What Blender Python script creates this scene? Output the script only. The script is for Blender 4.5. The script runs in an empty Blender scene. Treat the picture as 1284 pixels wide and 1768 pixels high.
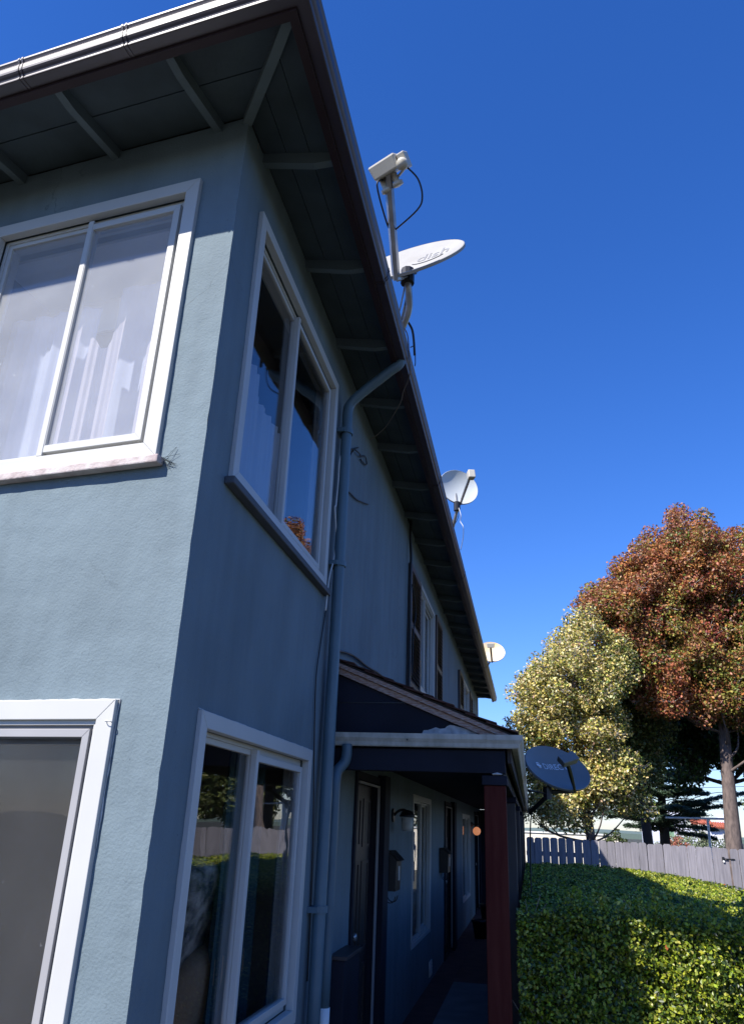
import bpy, bmesh, math, random
import numpy as np
from mathutils import Vector, Matrix, Quaternion
random.seed(7); RNG = np.random.default_rng(7)
sc = bpy.context.scene
col = sc.collection
PI = math.pi

# ------------------------------------------------------------------ camera
yaw, pitch, roll = (math.radians(a) for a in (-11.747, 22.353, 2.2995))
w = Vector((math.sin(yaw)*math.cos(pitch), math.cos(yaw)*math.cos(pitch), math.sin(pitch)))
r = Vector((math.cos(yaw), -math.sin(yaw), 0)); u = r.cross(w)
r2 = r*math.cos(roll) + u*math.sin(roll); u2 = -r*math.sin(roll) + u*math.cos(roll)
cam = bpy.data.objects.new('camera', bpy.data.cameras.new('camera')); col.objects.link(cam)
M = Matrix((r2, u2, -w)).transposed().to_4x4(); M.translation = Vector((1.25, -2.59, 1.71))
cam.matrix_world = M
cam.data.sensor_fit = 'HORIZONTAL'; cam.data.sensor_width = 36; cam.data.lens = 36*1313.9/1284
cam.data.clip_start = .05; cam.data.clip_end = 2000
sc.camera = cam

# ------------------------------------------------------------------ light
SUN = Vector((-.60, -.85, 1.0)).normalized()
world = bpy.data.worlds.new('World'); sc.world = world; world.use_nodes = True
nt = world.node_tree; bg = nt.nodes['Background']
sky = nt.nodes.new('ShaderNodeTexSky'); sky.sky_type = 'NISHITA'; sky.sun_disc = False
sky.sun_elevation = math.asin(SUN.z); sky.sun_rotation = math.atan2(SUN.x, SUN.y)
sky.altitude = 300; sky.air_density = 1.25; sky.dust_density = .15; sky.ozone_density = 4.0
hs = nt.nodes.new('ShaderNodeHueSaturation'); hs.inputs['Saturation'].default_value = 1.25
tn = nt.nodes.new('ShaderNodeMix'); tn.data_type = 'RGBA'; tn.blend_type = 'MULTIPLY'; tn.inputs[0].default_value = 1; tn.inputs[7].default_value = (.84, .98, 1.54, 1)
nt.links.new(sky.outputs[0], hs.inputs['Color']); nt.links.new(hs.outputs[0], tn.inputs[6]); nt.links.new(tn.outputs[2], bg.inputs[0]); bg.inputs[1].default_value = 0.076
sl = bpy.data.lights.new('sun', 'SUN'); sl.energy = 5.0; sl.angle = math.radians(.5); sl.color = (1, .95, .88)
so = bpy.data.objects.new('sun', sl); col.objects.link(so); so.location = (-20, -25, 40)
so.rotation_euler = SUN.to_track_quat('Z', 'Y').to_euler()
sc.view_settings.view_transform = 'Standard'; sc.view_settings.look = 'None'
sc.view_settings.gamma = 1; sc.view_settings.use_curve_mapping = False
sc.view_settings.exposure = 0.8
sc.render.engine = 'CYCLES'; sc.cycles.max_bounces = 8; sc.cycles.transparent_max_bounces = 16

# ------------------------------------------------------------------ frames of the two walls
TH = math.radians(-7.31)
DX = Vector((math.cos(TH), math.sin(TH), 0)); NF = Vector((math.sin(TH), -math.cos(TH), 0))
def FM(a, o, z): v = DX*a + NF*o; return Vector((v.x, v.y, z))     # front wall: along, out, up
def SM(a, o, z): return Vector((o, a, z))                           # side wall
def ID(x, y, z): return Vector((x, y, z))

# ------------------------------------------------------------------ materials
def mat(name, c, rough=.7, metal=0, spec=.5, var=.12, vscale=3, bump=0, bscale=60, c2=None, attr=None,
        transl=0, stretch=None, detail=6, bump2=0, b2scale=8):
    m = bpy.data.materials.new(name); m.use_nodes = True; n = m.node_tree.nodes; L = m.node_tree.links
    b = n['Principled BSDF']; b.inputs['Roughness'].default_value = rough
    b.inputs['Metallic'].default_value = metal; b.inputs['Specular IOR Level'].default_value = spec
    tc = n.new('ShaderNodeTexCoord'); mp = n.new('ShaderNodeMapping'); L.new(tc.outputs['Object'], mp.inputs[0])
    if stretch: mp.inputs['Scale'].default_value = stretch
    no = n.new('ShaderNodeTexNoise'); no.inputs['Scale'].default_value = vscale; no.inputs['Detail'].default_value = detail
    L.new(mp.outputs[0], no.inputs[0])
    mx = n.new('ShaderNodeMix'); mx.data_type = 'RGBA'
    rp = n.new('ShaderNodeMapRange'); rp.inputs[1].default_value = .35; rp.inputs[2].default_value = .65
    L.new(no.outputs[0], rp.inputs[0]); L.new(rp.outputs[0], mx.inputs[0])
    if c2 is None:
        mx.inputs[6].default_value = (*[v*(1-var) for v in c], 1); mx.inputs[7].default_value = (*[min(1, v*(1+var)) for v in c], 1)
    else:
        mx.inputs[6].default_value = (*c, 1); mx.inputs[7].default_value = (*c2, 1)
    out = mx.outputs[2]
    if attr:
        a = n.new('ShaderNodeAttribute'); a.attribute_name = attr
        out = a.outputs[0]
    L.new(out, b.inputs['Base Color'])
    if bump or bump2:
        b1 = n.new('ShaderNodeBump'); nb = n.new('ShaderNodeTexNoise'); nb.inputs['Scale'].default_value = bscale
        nb.inputs['Detail'].default_value = 5; L.new(mp.outputs[0], nb.inputs[0])
        L.new(nb.outputs[0], b1.inputs['Height']); b1.inputs['Strength'].default_value = bump; b1.inputs['Distance'].default_value = .01
        if bump2:
            b2 = n.new('ShaderNodeBump'); n2 = n.new('ShaderNodeTexNoise'); n2.inputs['Scale'].default_value = b2scale
            L.new(mp.outputs[0], n2.inputs[0]); L.new(n2.outputs[0], b2.inputs['Height'])
            b2.inputs['Strength'].default_value = bump2; b2.inputs['Distance'].default_value = .03
            L.new(b2.outputs[0], b1.inputs['Normal'])
        L.new(b1.outputs[0], b.inputs['Normal'])
    if transl:
        t = n.new('ShaderNodeBsdfTranslucent'); L.new(out, t.inputs[0])
        ms = n.new('ShaderNodeMixShader'); ms.inputs[0].default_value = transl
        o = n['Material Output']; L.new(b.outputs[0], ms.inputs[1]); L.new(t.outputs[0], ms.inputs[2]); L.new(ms.outputs[0], o.inputs[0])
    return m

def glass(name, tint=.92, dirt=0.0):
    m = bpy.data.materials.new(name); m.use_nodes = True; n = m.node_tree.nodes; L = m.node_tree.links
    n.remove(n['Principled BSDF']); o = n['Material Output']
    t = n.new('ShaderNodeBsdfTransparent'); t.inputs[0].default_value = (tint, tint, tint, 1)
    g = n.new('ShaderNodeBsdfGlossy'); g.inputs['Roughness'].default_value = 0.0
    lw = n.new('ShaderNodeLayerWeight'); lw.inputs[0].default_value = .5
    p = n.new('ShaderNodeMath'); p.operation = 'POWER'; p.inputs[1].default_value = 5; L.new(lw.outputs['Facing'], p.inputs[0])
    q = n.new('ShaderNodeMath'); q.operation = 'MULTIPLY_ADD'; q.inputs[1].default_value = .95; q.inputs[2].default_value = .045
    L.new(p.outputs[0], q.inputs[0])
    ms = n.new('ShaderNodeMixShader'); L.new(q.outputs[0], ms.inputs[0]); L.new(t.outputs[0], ms.inputs[1]); L.new(g.outputs[0], ms.inputs[2])
    # gentle waviness of the pane
    nb = n.new('ShaderNodeTexNoise'); nb.inputs['Scale'].default_value = 1.6; bp = n.new('ShaderNodeBump')
    bp.inputs['Strength'].default_value = .05; bp.inputs['Distance'].default_value = .05
    tc = n.new('ShaderNodeTexCoord'); L.new(tc.outputs['Object'], nb.inputs[0]); L.new(nb.outputs[0], bp.inputs['Height']); L.new(bp.outputs[0], g.inputs['Normal'])
    last = ms
    if dirt:
        d = n.new('ShaderNodeBsdfDiffuse'); d.inputs[0].default_value = (.8, .82, .85, 1)
        n1 = n.new('ShaderNodeTexNoise'); n1.inputs['Scale'].default_value = 5; n1.inputs['Detail'].default_value = 8; L.new(tc.outputs['Object'], n1.inputs[0])
        r1 = n.new('ShaderNodeMapRange'); r1.inputs[1].default_value = .35; r1.inputs[2].default_value = .8; r1.inputs[3].default_value = dirt*.78; r1.inputs[4].default_value = dirt; L.new(n1.outputs[0], r1.inputs[0])
        v = n.new('ShaderNodeTexNoise'); v.inputs['Scale'].default_value = 45; v.inputs['Detail'].default_value = 3; L.new(tc.outputs['Object'], v.inputs[0])
        r2_ = n.new('ShaderNodeMapRange'); r2_.inputs[1].default_value = .71; r2_.inputs[2].default_value = .78; r2_.inputs[4].default_value = .45; L.new(v.outputs[0], r2_.inputs[0])
        mm = n.new('ShaderNodeMath'); mm.operation = 'MULTIPLY'; L.new(r2_.outputs[0], mm.inputs[0]); L.new(n1.outputs[0], mm.inputs[1])
        ad = n.new('ShaderNodeMath'); ad.operation = 'ADD'; ad.use_clamp = True; L.new(r1.outputs[0], ad.inputs[0]); L.new(mm.outputs[0], ad.inputs[1])
        m2 = n.new('ShaderNodeMixShader'); L.new(ad.outputs[0], m2.inputs[0]); L.new(ms.outputs[0], m2.inputs[1]); L.new(d.outputs[0], m2.inputs[2]); last = m2
    L.new(last.outputs[0], o.inputs[0])
    return m

def emis(name, c, s):
    m = bpy.data.materials.new(name); m.use_nodes = True
    b = m.node_tree.nodes['Principled BSDF']; b.inputs['Base Color'].default_value = (*c, 1)
    b.inputs['Emission Color'].default_value = (*c, 1); b.inputs['Emission Strength'].default_value = s
    return m

def stucco():
    m = mat('teal_stucco', (.136,.180,.205), rough=.78, spec=.3, var=.07, vscale=1.1, bump=.28, bscale=95, bump2=.28, b2scale=7)
    n = m.node_tree.nodes; L = m.node_tree.links; b = n['Principled BSDF']; src = b.inputs['Base Color'].links[0].from_socket
    tc = n.new('ShaderNodeTexCoord')
    def noise(sc_, st, det=5):
        mp = n.new('ShaderNodeMapping'); mp.inputs['Scale'].default_value = st; L.new(tc.outputs['Object'], mp.inputs[0])
        q = n.new('ShaderNodeTexNoise'); q.inputs['Scale'].default_value = sc_; q.inputs['Detail'].default_value = det; L.new(mp.outputs[0], q.inputs[0]); return q.outputs[0]
    def rng(x, a, b_, c, d):
        q = n.new('ShaderNodeMapRange'); q.inputs[1].default_value = a; q.inputs[2].default_value = b_; q.inputs[3].default_value = c; q.inputs[4].default_value = d; L.new(x, q.inputs[0]); return q.outputs[0]
    def mul(x, y, op='MULTIPLY'):
        q = n.new('ShaderNodeMath'); q.operation = op; L.new(x, q.inputs[0]); L.new(y, q.inputs[1]); return q.outputs[0]
    streak = rng(noise(6, (1,1,.10)), .35, .75, 1.05, .86)      # faint vertical run marks
    patch = rng(noise(2.3, (1,1,1), 8), .3, .7, .93, 1.07)      # roller patches and fading
    fleck = rng(noise(70, (1,1,1), 2), .70, .76, 1.0, .72)      # pits and specks of dirt
    # hairline cracks
    mp = n.new('ShaderNodeMapping'); L.new(tc.outputs['Object'], mp.inputs[0])
    w1 = n.new('ShaderNodeTexNoise'); w1.inputs['Scale'].default_value = 3; w1.inputs['Detail'].default_value = 6; L.new(mp.outputs[0], w1.inputs[0])
    va = n.new('ShaderNodeVectorMath'); va.operation = 'MULTIPLY_ADD'; va.inputs[1].default_value = (.6,.6,.6); L.new(w1.outputs['Color'], va.inputs[0]); L.new(mp.outputs[0], va.inputs[2])
    vo = n.new('ShaderNodeTexVoronoi'); vo.feature = 'DISTANCE_TO_EDGE'; vo.inputs['Scale'].default_value = .9; L.new(va.outputs[0], vo.inputs['Vector'])
    cr = rng(vo.outputs['Distance'], .0015, .004, 0.0, 1.0); msk = rng(noise(.9,(1,1,1),2), .55, .60, 1.0, 0.0)
    cr2 = rng(mul(cr, msk, 'MAXIMUM'), 0, 1, .74, 1.0)
    f = mul(mul(mul(streak, patch), fleck), cr2)
    vm = n.new('ShaderNodeVectorMath'); vm.operation = 'SCALE'; L.new(src, vm.inputs[0]); L.new(f, vm.inputs['Scale']); L.new(vm.outputs[0], b.inputs['Base Color'])
    return m
def orand(m, amt=.22):
    n = m.node_tree.nodes; L = m.node_tree.links; b = n['Principled BSDF']; src = b.inputs['Base Color'].links[0].from_socket
    oi = n.new('ShaderNodeObjectInfo'); q = n.new('ShaderNodeMapRange'); q.inputs[3].default_value = 1-amt; q.inputs[4].default_value = 1+amt*.6; L.new(oi.outputs['Random'], q.inputs[0])
    vm = n.new('ShaderNodeVectorMath'); vm.operation = 'SCALE'; L.new(src, vm.inputs[0]); L.new(q.outputs[0], vm.inputs['Scale']); L.new(vm.outputs[0], b.inputs['Base Color']); return m
MT = dict(
 stucco=stucco(),
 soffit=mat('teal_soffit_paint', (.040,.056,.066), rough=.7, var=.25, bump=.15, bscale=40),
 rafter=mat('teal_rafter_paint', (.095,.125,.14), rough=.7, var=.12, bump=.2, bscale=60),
 fascia=mat('brown_fascia_paint', (.030,.016,.020), rough=.55, spec=.3, var=.15, bump=.1),
 bgutter=mat('brown_gutter_paint', (.034,.019,.026), rough=.43, spec=.85, var=.1, vscale=6),
 pgutter=mat('old_white_gutter', (.50,.50,.46), rough=.5, c2=(.33,.33,.29), vscale=5, stretch=(3,3,1)),
 teal_pipe=mat('teal_pipe_paint', (.08,.135,.17), rough=.45, var=.12, bump=.05),
 roof=mat('asphalt_shingle', (.05,.042,.04), rough=.95, var=.3, vscale=40, bump=.5, bscale=200),
 shingle=orand(mat('brown_shingle', (.095,.04,.028), rough=.95, var=.35, vscale=30, bump=.5, bscale=200), .35),
 vinyl=mat('white_vinyl', (.46,.46,.445), rough=.45, spec=.3, var=.03),
 vinyl3=mat('dark_grey_channel', (.14,.14,.145), rough=.5), vinyl2=mat('grey_screen_frame', (.30,.295,.30), rough=.4, var=.05),
 sillw=mat('weathered_pink_sill', (.36,.29,.28), rough=.85, c2=(.52,.47,.45), vscale=14, bump=.4, bscale=60),
 silld=mat('dark_sill', (.06,.065,.075), rough=.7),
 glassd=glass('window_glass', .9, .0), glassf=glass('dusty_window_glass', .9, .20), glasss=glass('screened_window_glass', .85, .03),
 inwall=mat('interior_wall', (.28,.26,.23), rough=.9), infloor=mat('interior_floor', (.16,.10,.06), rough=.6),
 sheer=mat('sheer_curtain', (.70,.66,.74), rough=.9, transl=.35, var=.04), sheer2=mat('blue_grey_sheer', (.42,.47,.62), rough=.9, var=.04), sheerb=mat('blue_sheer_curtain', (.62,.66,.74), rough=.9, transl=.3, var=.04),
 curtd=mat('dark_teal_curtain', (.05,.10,.11), rough=.9, transl=.1), blind=mat('white_blind', (.72,.73,.74), rough=.7, var=.03),
 navy=mat('navy_paint', (.012,.013,.022), rough=.75, spec=.25, var=.2, bump=.1), peel=mat('bare_primer', (.42,.42,.42), rough=.9, var=.25, vscale=25),
 rake=mat('weathered_trim_wood', (.30,.15,.10), rough=.85, c2=(.48,.38,.32), vscale=7, stretch=(4,1,30), bump=.4, bscale=50),
 post=mat('red_stained_post', (.085,.019,.013), rough=.8, spec=.15, c2=(.065,.011,.008), vscale=5, stretch=(6,6,.6), bump=.25, bscale=30),
 dbrown=mat('dark_brown_paint', (.050,.036,.036), rough=.5, var=.15, bump=.15, bscale=40), door=mat('dark_door_paint', (.03,.022,.022), rough=.4, var=.15),
 black=mat('black_metal', (.012,.012,.013), rough=.4), white=mat('white_metal', (.75,.75,.73), rough=.4, var=.04), cable=mat('black_cable', (.01,.01,.012), rough=.5),
 wcable=mat('white_cable', (.55,.55,.53), rough=.5), bcable=mat('brown_cable', (.16,.13,.12), rough=.6),
 dishw=mat('white_dish_paint', (.36,.355,.34), rough=.6, spec=.2, var=.07, vscale=5, c2=(.32,.31,.29)), dishg=mat('grey_dish_paint', (.17,.165,.155), rough=.4, var=.06), dishc=mat('backlit_orange_dish', (.80,.55,.25), rough=.5, c2=(.78,.70,.55), vscale=2.5),  # dishc: the far dish's orange backlight is put into its base colour
 dishb=mat('light_grey_dish_paint', (.46,.49,.49), rough=.4, var=.05), logog=mat('grey_print', (.23,.23,.235), rough=.6), logow=mat('white_print', (.62,.63,.66), rough=.6),
 galv=mat('galvanised_steel', (.34,.34,.34), rough=.35, metal=.7, var=.2, vscale=9), lnb=mat('cream_plastic', (.48,.45,.38), rough=.45, var=.05),
 conc=mat('grey_concrete', (.18,.19,.20), rough=.9, var=.15, vscale=4, bump=.2), rconc=mat('red_painted_concrete', (.10,.045,.045), rough=.75, var=.25, vscale=5),
 ground=mat('dry_lawn', (.03,.035,.02), rough=1, c2=(.055,.05,.035), vscale=1.3, bump=.6, bscale=20),
 fence=orand(mat('grey_fence_paint', (.27,.255,.28), rough=.8, c2=(.19,.18,.20), vscale=3, stretch=(9,9,.7), bump=.4, bscale=30), .16),
 bark=mat('grey_brown_bark', (.17,.13,.115), rough=.95, c2=(.09,.07,.065), vscale=6, stretch=(3,3,1), bump=.8, bscale=12),
 twig=mat('pale_twig', (.30,.27,.25), rough=.9), dbark=mat('dark_bark', (.045,.036,.032), rough=.95),
 leaf=mat('leaf', (.1,.1,.1), rough=.45, spec=.4, attr='leaf_color', transl=.30), hleaf=mat('hedge_leaf', (.1,.1,.1), rough=.36, spec=.4, attr='leaf_color', transl=.28),
 hcore=mat('dark_hedge_core', (.02,.03,.012), rough=1, var=.4, vscale=30, bump=1, bscale=40),  # near black, inner shade of the hedge put into the core's colour
 hwall=mat('pale_lavender_stucco', (.62,.64,.72), rough=.9, var=.05), beige=mat('cream_wall', (.72,.66,.54), rough=.9, var=.06), tile=mat('red_roof_tile', (.34,.09,.05), rough=.8, var=.3, vscale=20),
 gpane=mat('greenish_pane', (.16,.27,.18), rough=.2), floral=mat('floral_fabric', (.45,.42,.38), rough=.95, c2=(.05,.06,.07), vscale=14, detail=2), tan=mat('tan_upholstery', (.34,.22,.13), rough=.9, var=.12, bump=.3, bscale=90),
 lampglass=mat('frosted_lamp_glass', (.5,.5,.48), rough=.5), glow=emis('lit_lamp_globe', (.9,.34,.16), .3), caulk=mat('old_caulk', (.36,.37,.36), rough=.8, var=.25, vscale=30), terr=mat('terracotta', (.30,.12,.07), rough=.9),
)

# ------------------------------------------------------------------ mesh building
def screenmat():
    m = bpy.data.materials.new('insect_screen_mesh'); m.use_nodes = True; n = m.node_tree.nodes; L = m.node_tree.links
    b = n['Principled BSDF']; b.inputs['Base Color'].default_value = (.05,.05,.052,1); b.inputs['Roughness'].default_value = .8
    t = n.new('ShaderNodeBsdfTransparent'); ms = n.new('ShaderNodeMixShader'); no = n.new('ShaderNodeTexNoise'); no.inputs['Scale'].default_value = 1.7
    mr = n.new('ShaderNodeMapRange'); mr.inputs[1].default_value = .35; mr.inputs[2].default_value = .7; mr.inputs[3].default_value = .10; mr.inputs[4].default_value = .32
    tc = n.new('ShaderNodeTexCoord'); L.new(tc.outputs['Object'], no.inputs[0]); L.new(no.outputs[0], mr.inputs[0]); L.new(mr.outputs[0], ms.inputs[0])
    L.new(t.outputs[0], ms.inputs[1]); L.new(b.outputs[0], ms.inputs[2]); L.new(ms.outputs[0], n['Material Output'].inputs[0]); return m
MT['mesh'] = screenmat()
class MB:
    def __init__(s): s.v = []; s.f = []
    def add(s, vs, fs):
        k = len(s.v); s.v += [tuple(p) for p in vs]; s.f += [tuple(i+k for i in f) for f in fs]; return s
    def box(s, tf, a0, a1, b0, b1, c0, c1):
        vs = [tf(a, b, c) for c in (c0, c1) for b in (b0, b1) for a in (a0, a1)]
        return s.add(vs, [(0,1,3,2),(4,6,7,5),(0,4,5,1),(2,3,7,6),(0,2,6,4),(1,5,7,3)])
    def hexa(s, vs8):      # bottom 4 (loop), top 4 (loop)
        return s.add(vs8, [(0,3,2,1),(4,5,6,7),(0,1,5,4),(1,2,6,5),(2,3,7,6),(3,0,4,7)])
    def prism(s, poly0, poly1):
        n = len(poly0)
        return s.add(list(poly0)+list(poly1), [tuple(range(n))[::-1], tuple(range(n, 2*n))]+[(i,(i+1)%n,n+(i+1)%n,n+i) for i in range(n)])
    def tube(s, pts, rad, n=8, cap=True):
        pts = [Vector(p) for p in pts]; rr = rad if isinstance(rad, (list, tuple)) else [rad]*len(pts)
        k = len(s.v); prev = None; ref = None
        for i, p in enumerate(pts):
            d = ((pts[min(i+1, len(pts)-1)] - pts[max(i-1, 0)])).normalized()
            if ref is None: ref = d.orthogonal().normalized()
            else: ref = (ref - d*ref.dot(d)); ref = ref.normalized() if ref.length > 1e-5 else d.orthogonal().normalized()
            b = d.cross(ref)
            for j in range(n):
                a = 2*PI*j/n; s.v.append(tuple(p + (ref*math.cos(a) + b*math.sin(a))*rr[i]))
        for i in range(len(pts)-1):
            for j in range(n):
                s.f.append((k+i*n+j, k+i*n+(j+1)%n, k+(i+1)*n+(j+1)%n, k+(i+1)*n+j))
        if cap:
            s.f.append(tuple(k+j for j in range(n))[::-1]); s.f.append(tuple(k+(len(pts)-1)*n+j for j in range(n)))
        return s
    def mesh(s, name, smooth=False):
        me = bpy.data.meshes.new(name); me.from_pydata(s.v, [], s.f)
        bm = bmesh.new(); bm.from_mesh(me); bmesh.ops.recalc_face_normals(bm, faces=bm.faces); bm.to_mesh(me); bm.free()
        if smooth: me.shade_smooth()
        return me

def obj(name, mb, m, parent=None, smooth=False, kind=None, bevel=0):
    me = mb.mesh(name, smooth) if isinstance(mb, MB) else mb
    if m is not None and not me.materials: me.materials.append(m)
    o = bpy.data.objects.new(name, me); col.objects.link(o)
    if parent: o.parent = parent; o.matrix_parent_inverse = Matrix.Translation(-root_loc(parent))
    if kind: o['kind'] = kind
    if bevel:
        b = o.modifiers.new('bevel', 'BEVEL'); b.width = bevel; b.segments = 2; b.limit_method = 'ANGLE'
        b.harden_normals = False
    return o
def root_loc(p):
    v = Vector(p.location)
    if p.parent: v = v*0 + (Vector(p.location) if p.type == 'MESH' else v)   # parts keep identity locations
    return v if p.type == 'EMPTY' else Vector((0,0,0)) + v
def thing(name, label, cat, loc=(0,0,0), group=None):
    o = bpy.data.objects.new(name, None); col.objects.link(o); o.location = loc
    o['label'] = label; o['category'] = cat
    if group: o['group'] = group
    return o
def tag(o, label, cat, group=None):
    o['label'] = label; o['category'] = cat
    if group: o['group'] = group
    return o
def smooth_path(pts, sub=6):
    P = [Vector(p) for p in pts]; out = []
    for i in range(len(P)-1):
        p0 = P[max(i-1,0)]; p1 = P[i]; p2 = P[i+1]; p3 = P[min(i+2,len(P)-1)]
        for k in range(sub):
            t = k/sub
            out.append(.5*((2*p1)+(p2-p0)*t+(2*p0-5*p1+4*p2-p3)*t*t+(3*p1-p0-3*p2+p3)*t**3))
    out.append(P[-1]); return out
def text_mesh(s, size, ext=.001, bold=False):
    c = bpy.data.curves.new('t', 'FONT'); c.body = s; c.size = size; c.extrude = ext; c.align_x = 'LEFT'
    if bold: c.offset = size*.02
    o = bpy.data.objects.new('t', c); col.objects.link(o); bpy.context.view_layer.update()
    me = bpy.data.meshes.new_from_object(o.evaluated_get(bpy.context.evaluated_depsgraph_get()))
    bpy.data.objects.remove(o); return me

# ================================================================== ground
g = MB(); g.box(ID, -400, 400, -300, 800, -.5, -.05); obj('ground', g, MT['ground'], kind='structure')
g = MB(); g.box(ID, .275, 1.12, -6, 8.05, -.3, .0); obj('walkway', g, MT['conc'], kind='structure')
g = MB(); g.box(ID, 0, .27, -.0, 18.3, -.3, -.004); g.box(ID, .275, 1.12, 8.06, 18.3, -.3, -.003)
obj('painted_path', g, MT['rconc'], kind='structure')

# ================================================================== building
B = thing('apartment_house', 'long two storey teal stucco house with brown eaves, white windows and a front porch', 'house', (0,0,0))
YE = 18.3; SL = -6.9; WT = 4.975
# --- walls with openings
def wall(name, tf, a0, a1, z0, z1, holes, step, depth=.14, amp=.0012, corner=None, nearmax=None):
    def lines(lo, hi, extra, stp):
        s_ = {round(lo,4), round(hi,4)} | {round(e,4) for e in extra if lo < e < hi}
        t = lo
        while t < hi:
            s_.add(round(t,4)); t += stp(t)
        L_ = sorted(s_); out = [L_[0]]
        ex = {round(lo,4), round(hi,4)} | {round(e,4) for e in extra}
        for q in L_[1:]:
            if q-out[-1] < .03 and q not in ex: continue
            if q-out[-1] < .03 and out[-1] not in ex: out.pop()
            out.append(q)
        return out
    A = lines(a0, a1, [h[i] for h in holes for i in (0,1)], step)
    Z = lines(z0, z1, [h[i] for h in holes for i in (2,3)], lambda t: .05)
    vid = {}; V = []; Fc = []
    EXA = {round(h[i],4) for h in holes for i in (0,1)}; EXZ = {round(h[i],4) for h in holes for i in (2,3)}
    def inh(a, z): return any(h[0]+1e-4 < a < h[1]-1e-4 and h[2]+1e-4 < z < h[3]-1e-4 for h in holes)
    def vtx(a, z):
        k = (a, z)
        if k not in vid:
            o = (0 if a in EXA or z in EXZ else amp*(random.random()-.5)*2) + .003*math.sin(a*3.1+z*1.7)*math.sin(z*2.3-a)
            if any((min(abs(a-h[0]),abs(a-h[1]))<1e-4 and h[2]-1e-4<=z<=h[3]+1e-4) or (min(abs(z-h[2]),abs(z-h[3]))<1e-4 and h[0]-1e-4<=a<=h[1]+1e-4) for h in holes): o = 0
            vid[k] = len(V)
            if corner is not None and abs(a-corner) < 1e-4:
                q = CORN(z); V.append(tuple(q))
            else: V.append(tuple(tf(a, o, z)))
        return vid[k]
    for i in range(len(A)-1):
        for j in range(len(Z)-1):
            if inh((A[i]+A[i+1])/2, (Z[j]+Z[j+1])/2): continue
            Fc.append((vtx(A[i],Z[j]), vtx(A[i+1],Z[j]), vtx(A[i+1],Z[j+1]), vtx(A[i],Z[j+1])))
    for (h0,h1,k0,k1) in holes:
        for (p, q) in (((h0,k0),(h1,k0)),((h1,k0),(h1,k1)),((h1,k1),(h0,k1)),((h0,k1),(h0,k0))):
            b = len(V); V += [tuple(tf(p[0],0,p[1])), tuple(tf(q[0],0,q[1])), tuple(tf(q[0],-depth,q[1])), tuple(tf(p[0],-depth,p[1]))]
            Fc.append((b,b+1,b+2,b+3))
    # inner face
    b0, b1 = (a0, a1-.17) if tf is FM else (a0+.17, a1)
    A2 = sorted({b0, b1} | {h[i] for h in holes for i in (0,1)}); Z2 = sorted({z0, z1} | {h[i] for h in holes for i in (2,3)})
    for i in range(len(A2)-1):
        for j in range(len(Z2)-1):
            if inh((A2[i]+A2[i+1])/2, (Z2[j]+Z2[j+1])/2): continue
            b = len(V); x0, x1 = A2[i], A2[i+1]
            V += [tuple(tf(x0,-depth,Z2[j])), tuple(tf(x1,-depth,Z2[j])), tuple(tf(x1,-depth,Z2[j+1])), tuple(tf(x0,-depth,Z2[j+1]))]
            Fc.append((b,b+1,b+2,b+3))
    me = bpy.data.meshes.new(name); me.from_pydata(V, [], Fc)
    o = obj(name, me, MT['stucco'], B); me.shade_smooth()
    at = me.attributes.new('sharp_face', 'BOOLEAN', 'FACE')
    n1 = len(Fc) - 4*len(holes)
    return o
cn = {}
def CORN(z):
    k = round(z,4)
    if k not in cn:
        rg = random.Random(int(k*1e4)); c = .0025*(rg.random()**3) + .0015*math.sin(k*5)
        d = .004*(rg.random() > .93)
        cn[k] = Vector((-(c+d), (c+d)*.8, z))
    return cn[k]
UFW = (-1.49, -.213, 3.09, 4.615)   # upper front window, outer trim: along0, along1, z0, z1
LFW = (-1.49, -.213, .62, 2.10)
USW = (.275, 1.975, 3.10, 4.625)
LSW = (.253, 1.90, .75, 2.10)
PW1 = (6.22, 7.85, .54, 2.04); PW2 = (12.8, 14.7, .46, 1.97)
UW2 = (6.48, 8.07, 3.22, 4.55); UW3 = (13.04, 14.80, 3.25, 4.57)
def hole(wd, i=.05): return (wd[0]+i, wd[1]-i, wd[2]+i, wd[3]-i)
D1H = (3.24, 4.06, 0.0, 2.03); D2H = (9.6, 10.5, 0.0, 2.03); D3H = (16.3, 17.2, 0.0, 2.03)
wall('front_wall', FM, SL, 0, -.3, WT, [hole(UFW), hole(LFW)], lambda t: .05 if t > -1.6 else .5, corner=0)
wall('side_wall', SM, 0, YE, -.3, WT, [hole(x) for x in (USW, LSW, PW1, PW2, UW2, UW3)] + [D1H, D2H, D3H], lambda t: .05 if t < 3.2 else .35, corner=0)
m_ = MB(); LX = FM(SL,0,0)
m_.box(ID, LX.x-.15, LX.x, LX.y, YE, -.3, WT); m_.box(ID, LX.x, 0, YE, YE+.15, -.3, WT)
obj('rear_wall', m_, MT['stucco'], B)
# interior
m_ = MB(); m_.box(ID, LX.x, -.15, 1.05, YE, 2.42, 2.62); m_.box(ID, LX.x, -.15, 1.05, YE, 4.93, 4.97)
m_.prism([FM(-6.8,-.15,2.42), FM(-.02,-.15,2.42), Vector((-.15,1.05,2.42)), Vector((LX.x,1.05,2.42))], [FM(-6.8,-.15,2.62), FM(-.02,-.15,2.62), Vector((-.15,1.05,2.62)), Vector((LX.x,1.05,2.62))])
m_.prism([FM(-6.8,-.15,4.93), FM(-.02,-.15,4.93), Vector((-.15,1.05,4.93)), Vector((LX.x,1.05,4.93))], [FM(-6.8,-.15,4.97), FM(-.02,-.15,4.97), Vector((-.15,1.05,4.97)), Vector((LX.x,1.05,4.97))])
m_.box(ID, -3.6, -3.5, .8, YE, -.1, 2.42); m_.box(ID, -3.6, -3.5, .8, YE, 2.62, 4.93)
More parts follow.
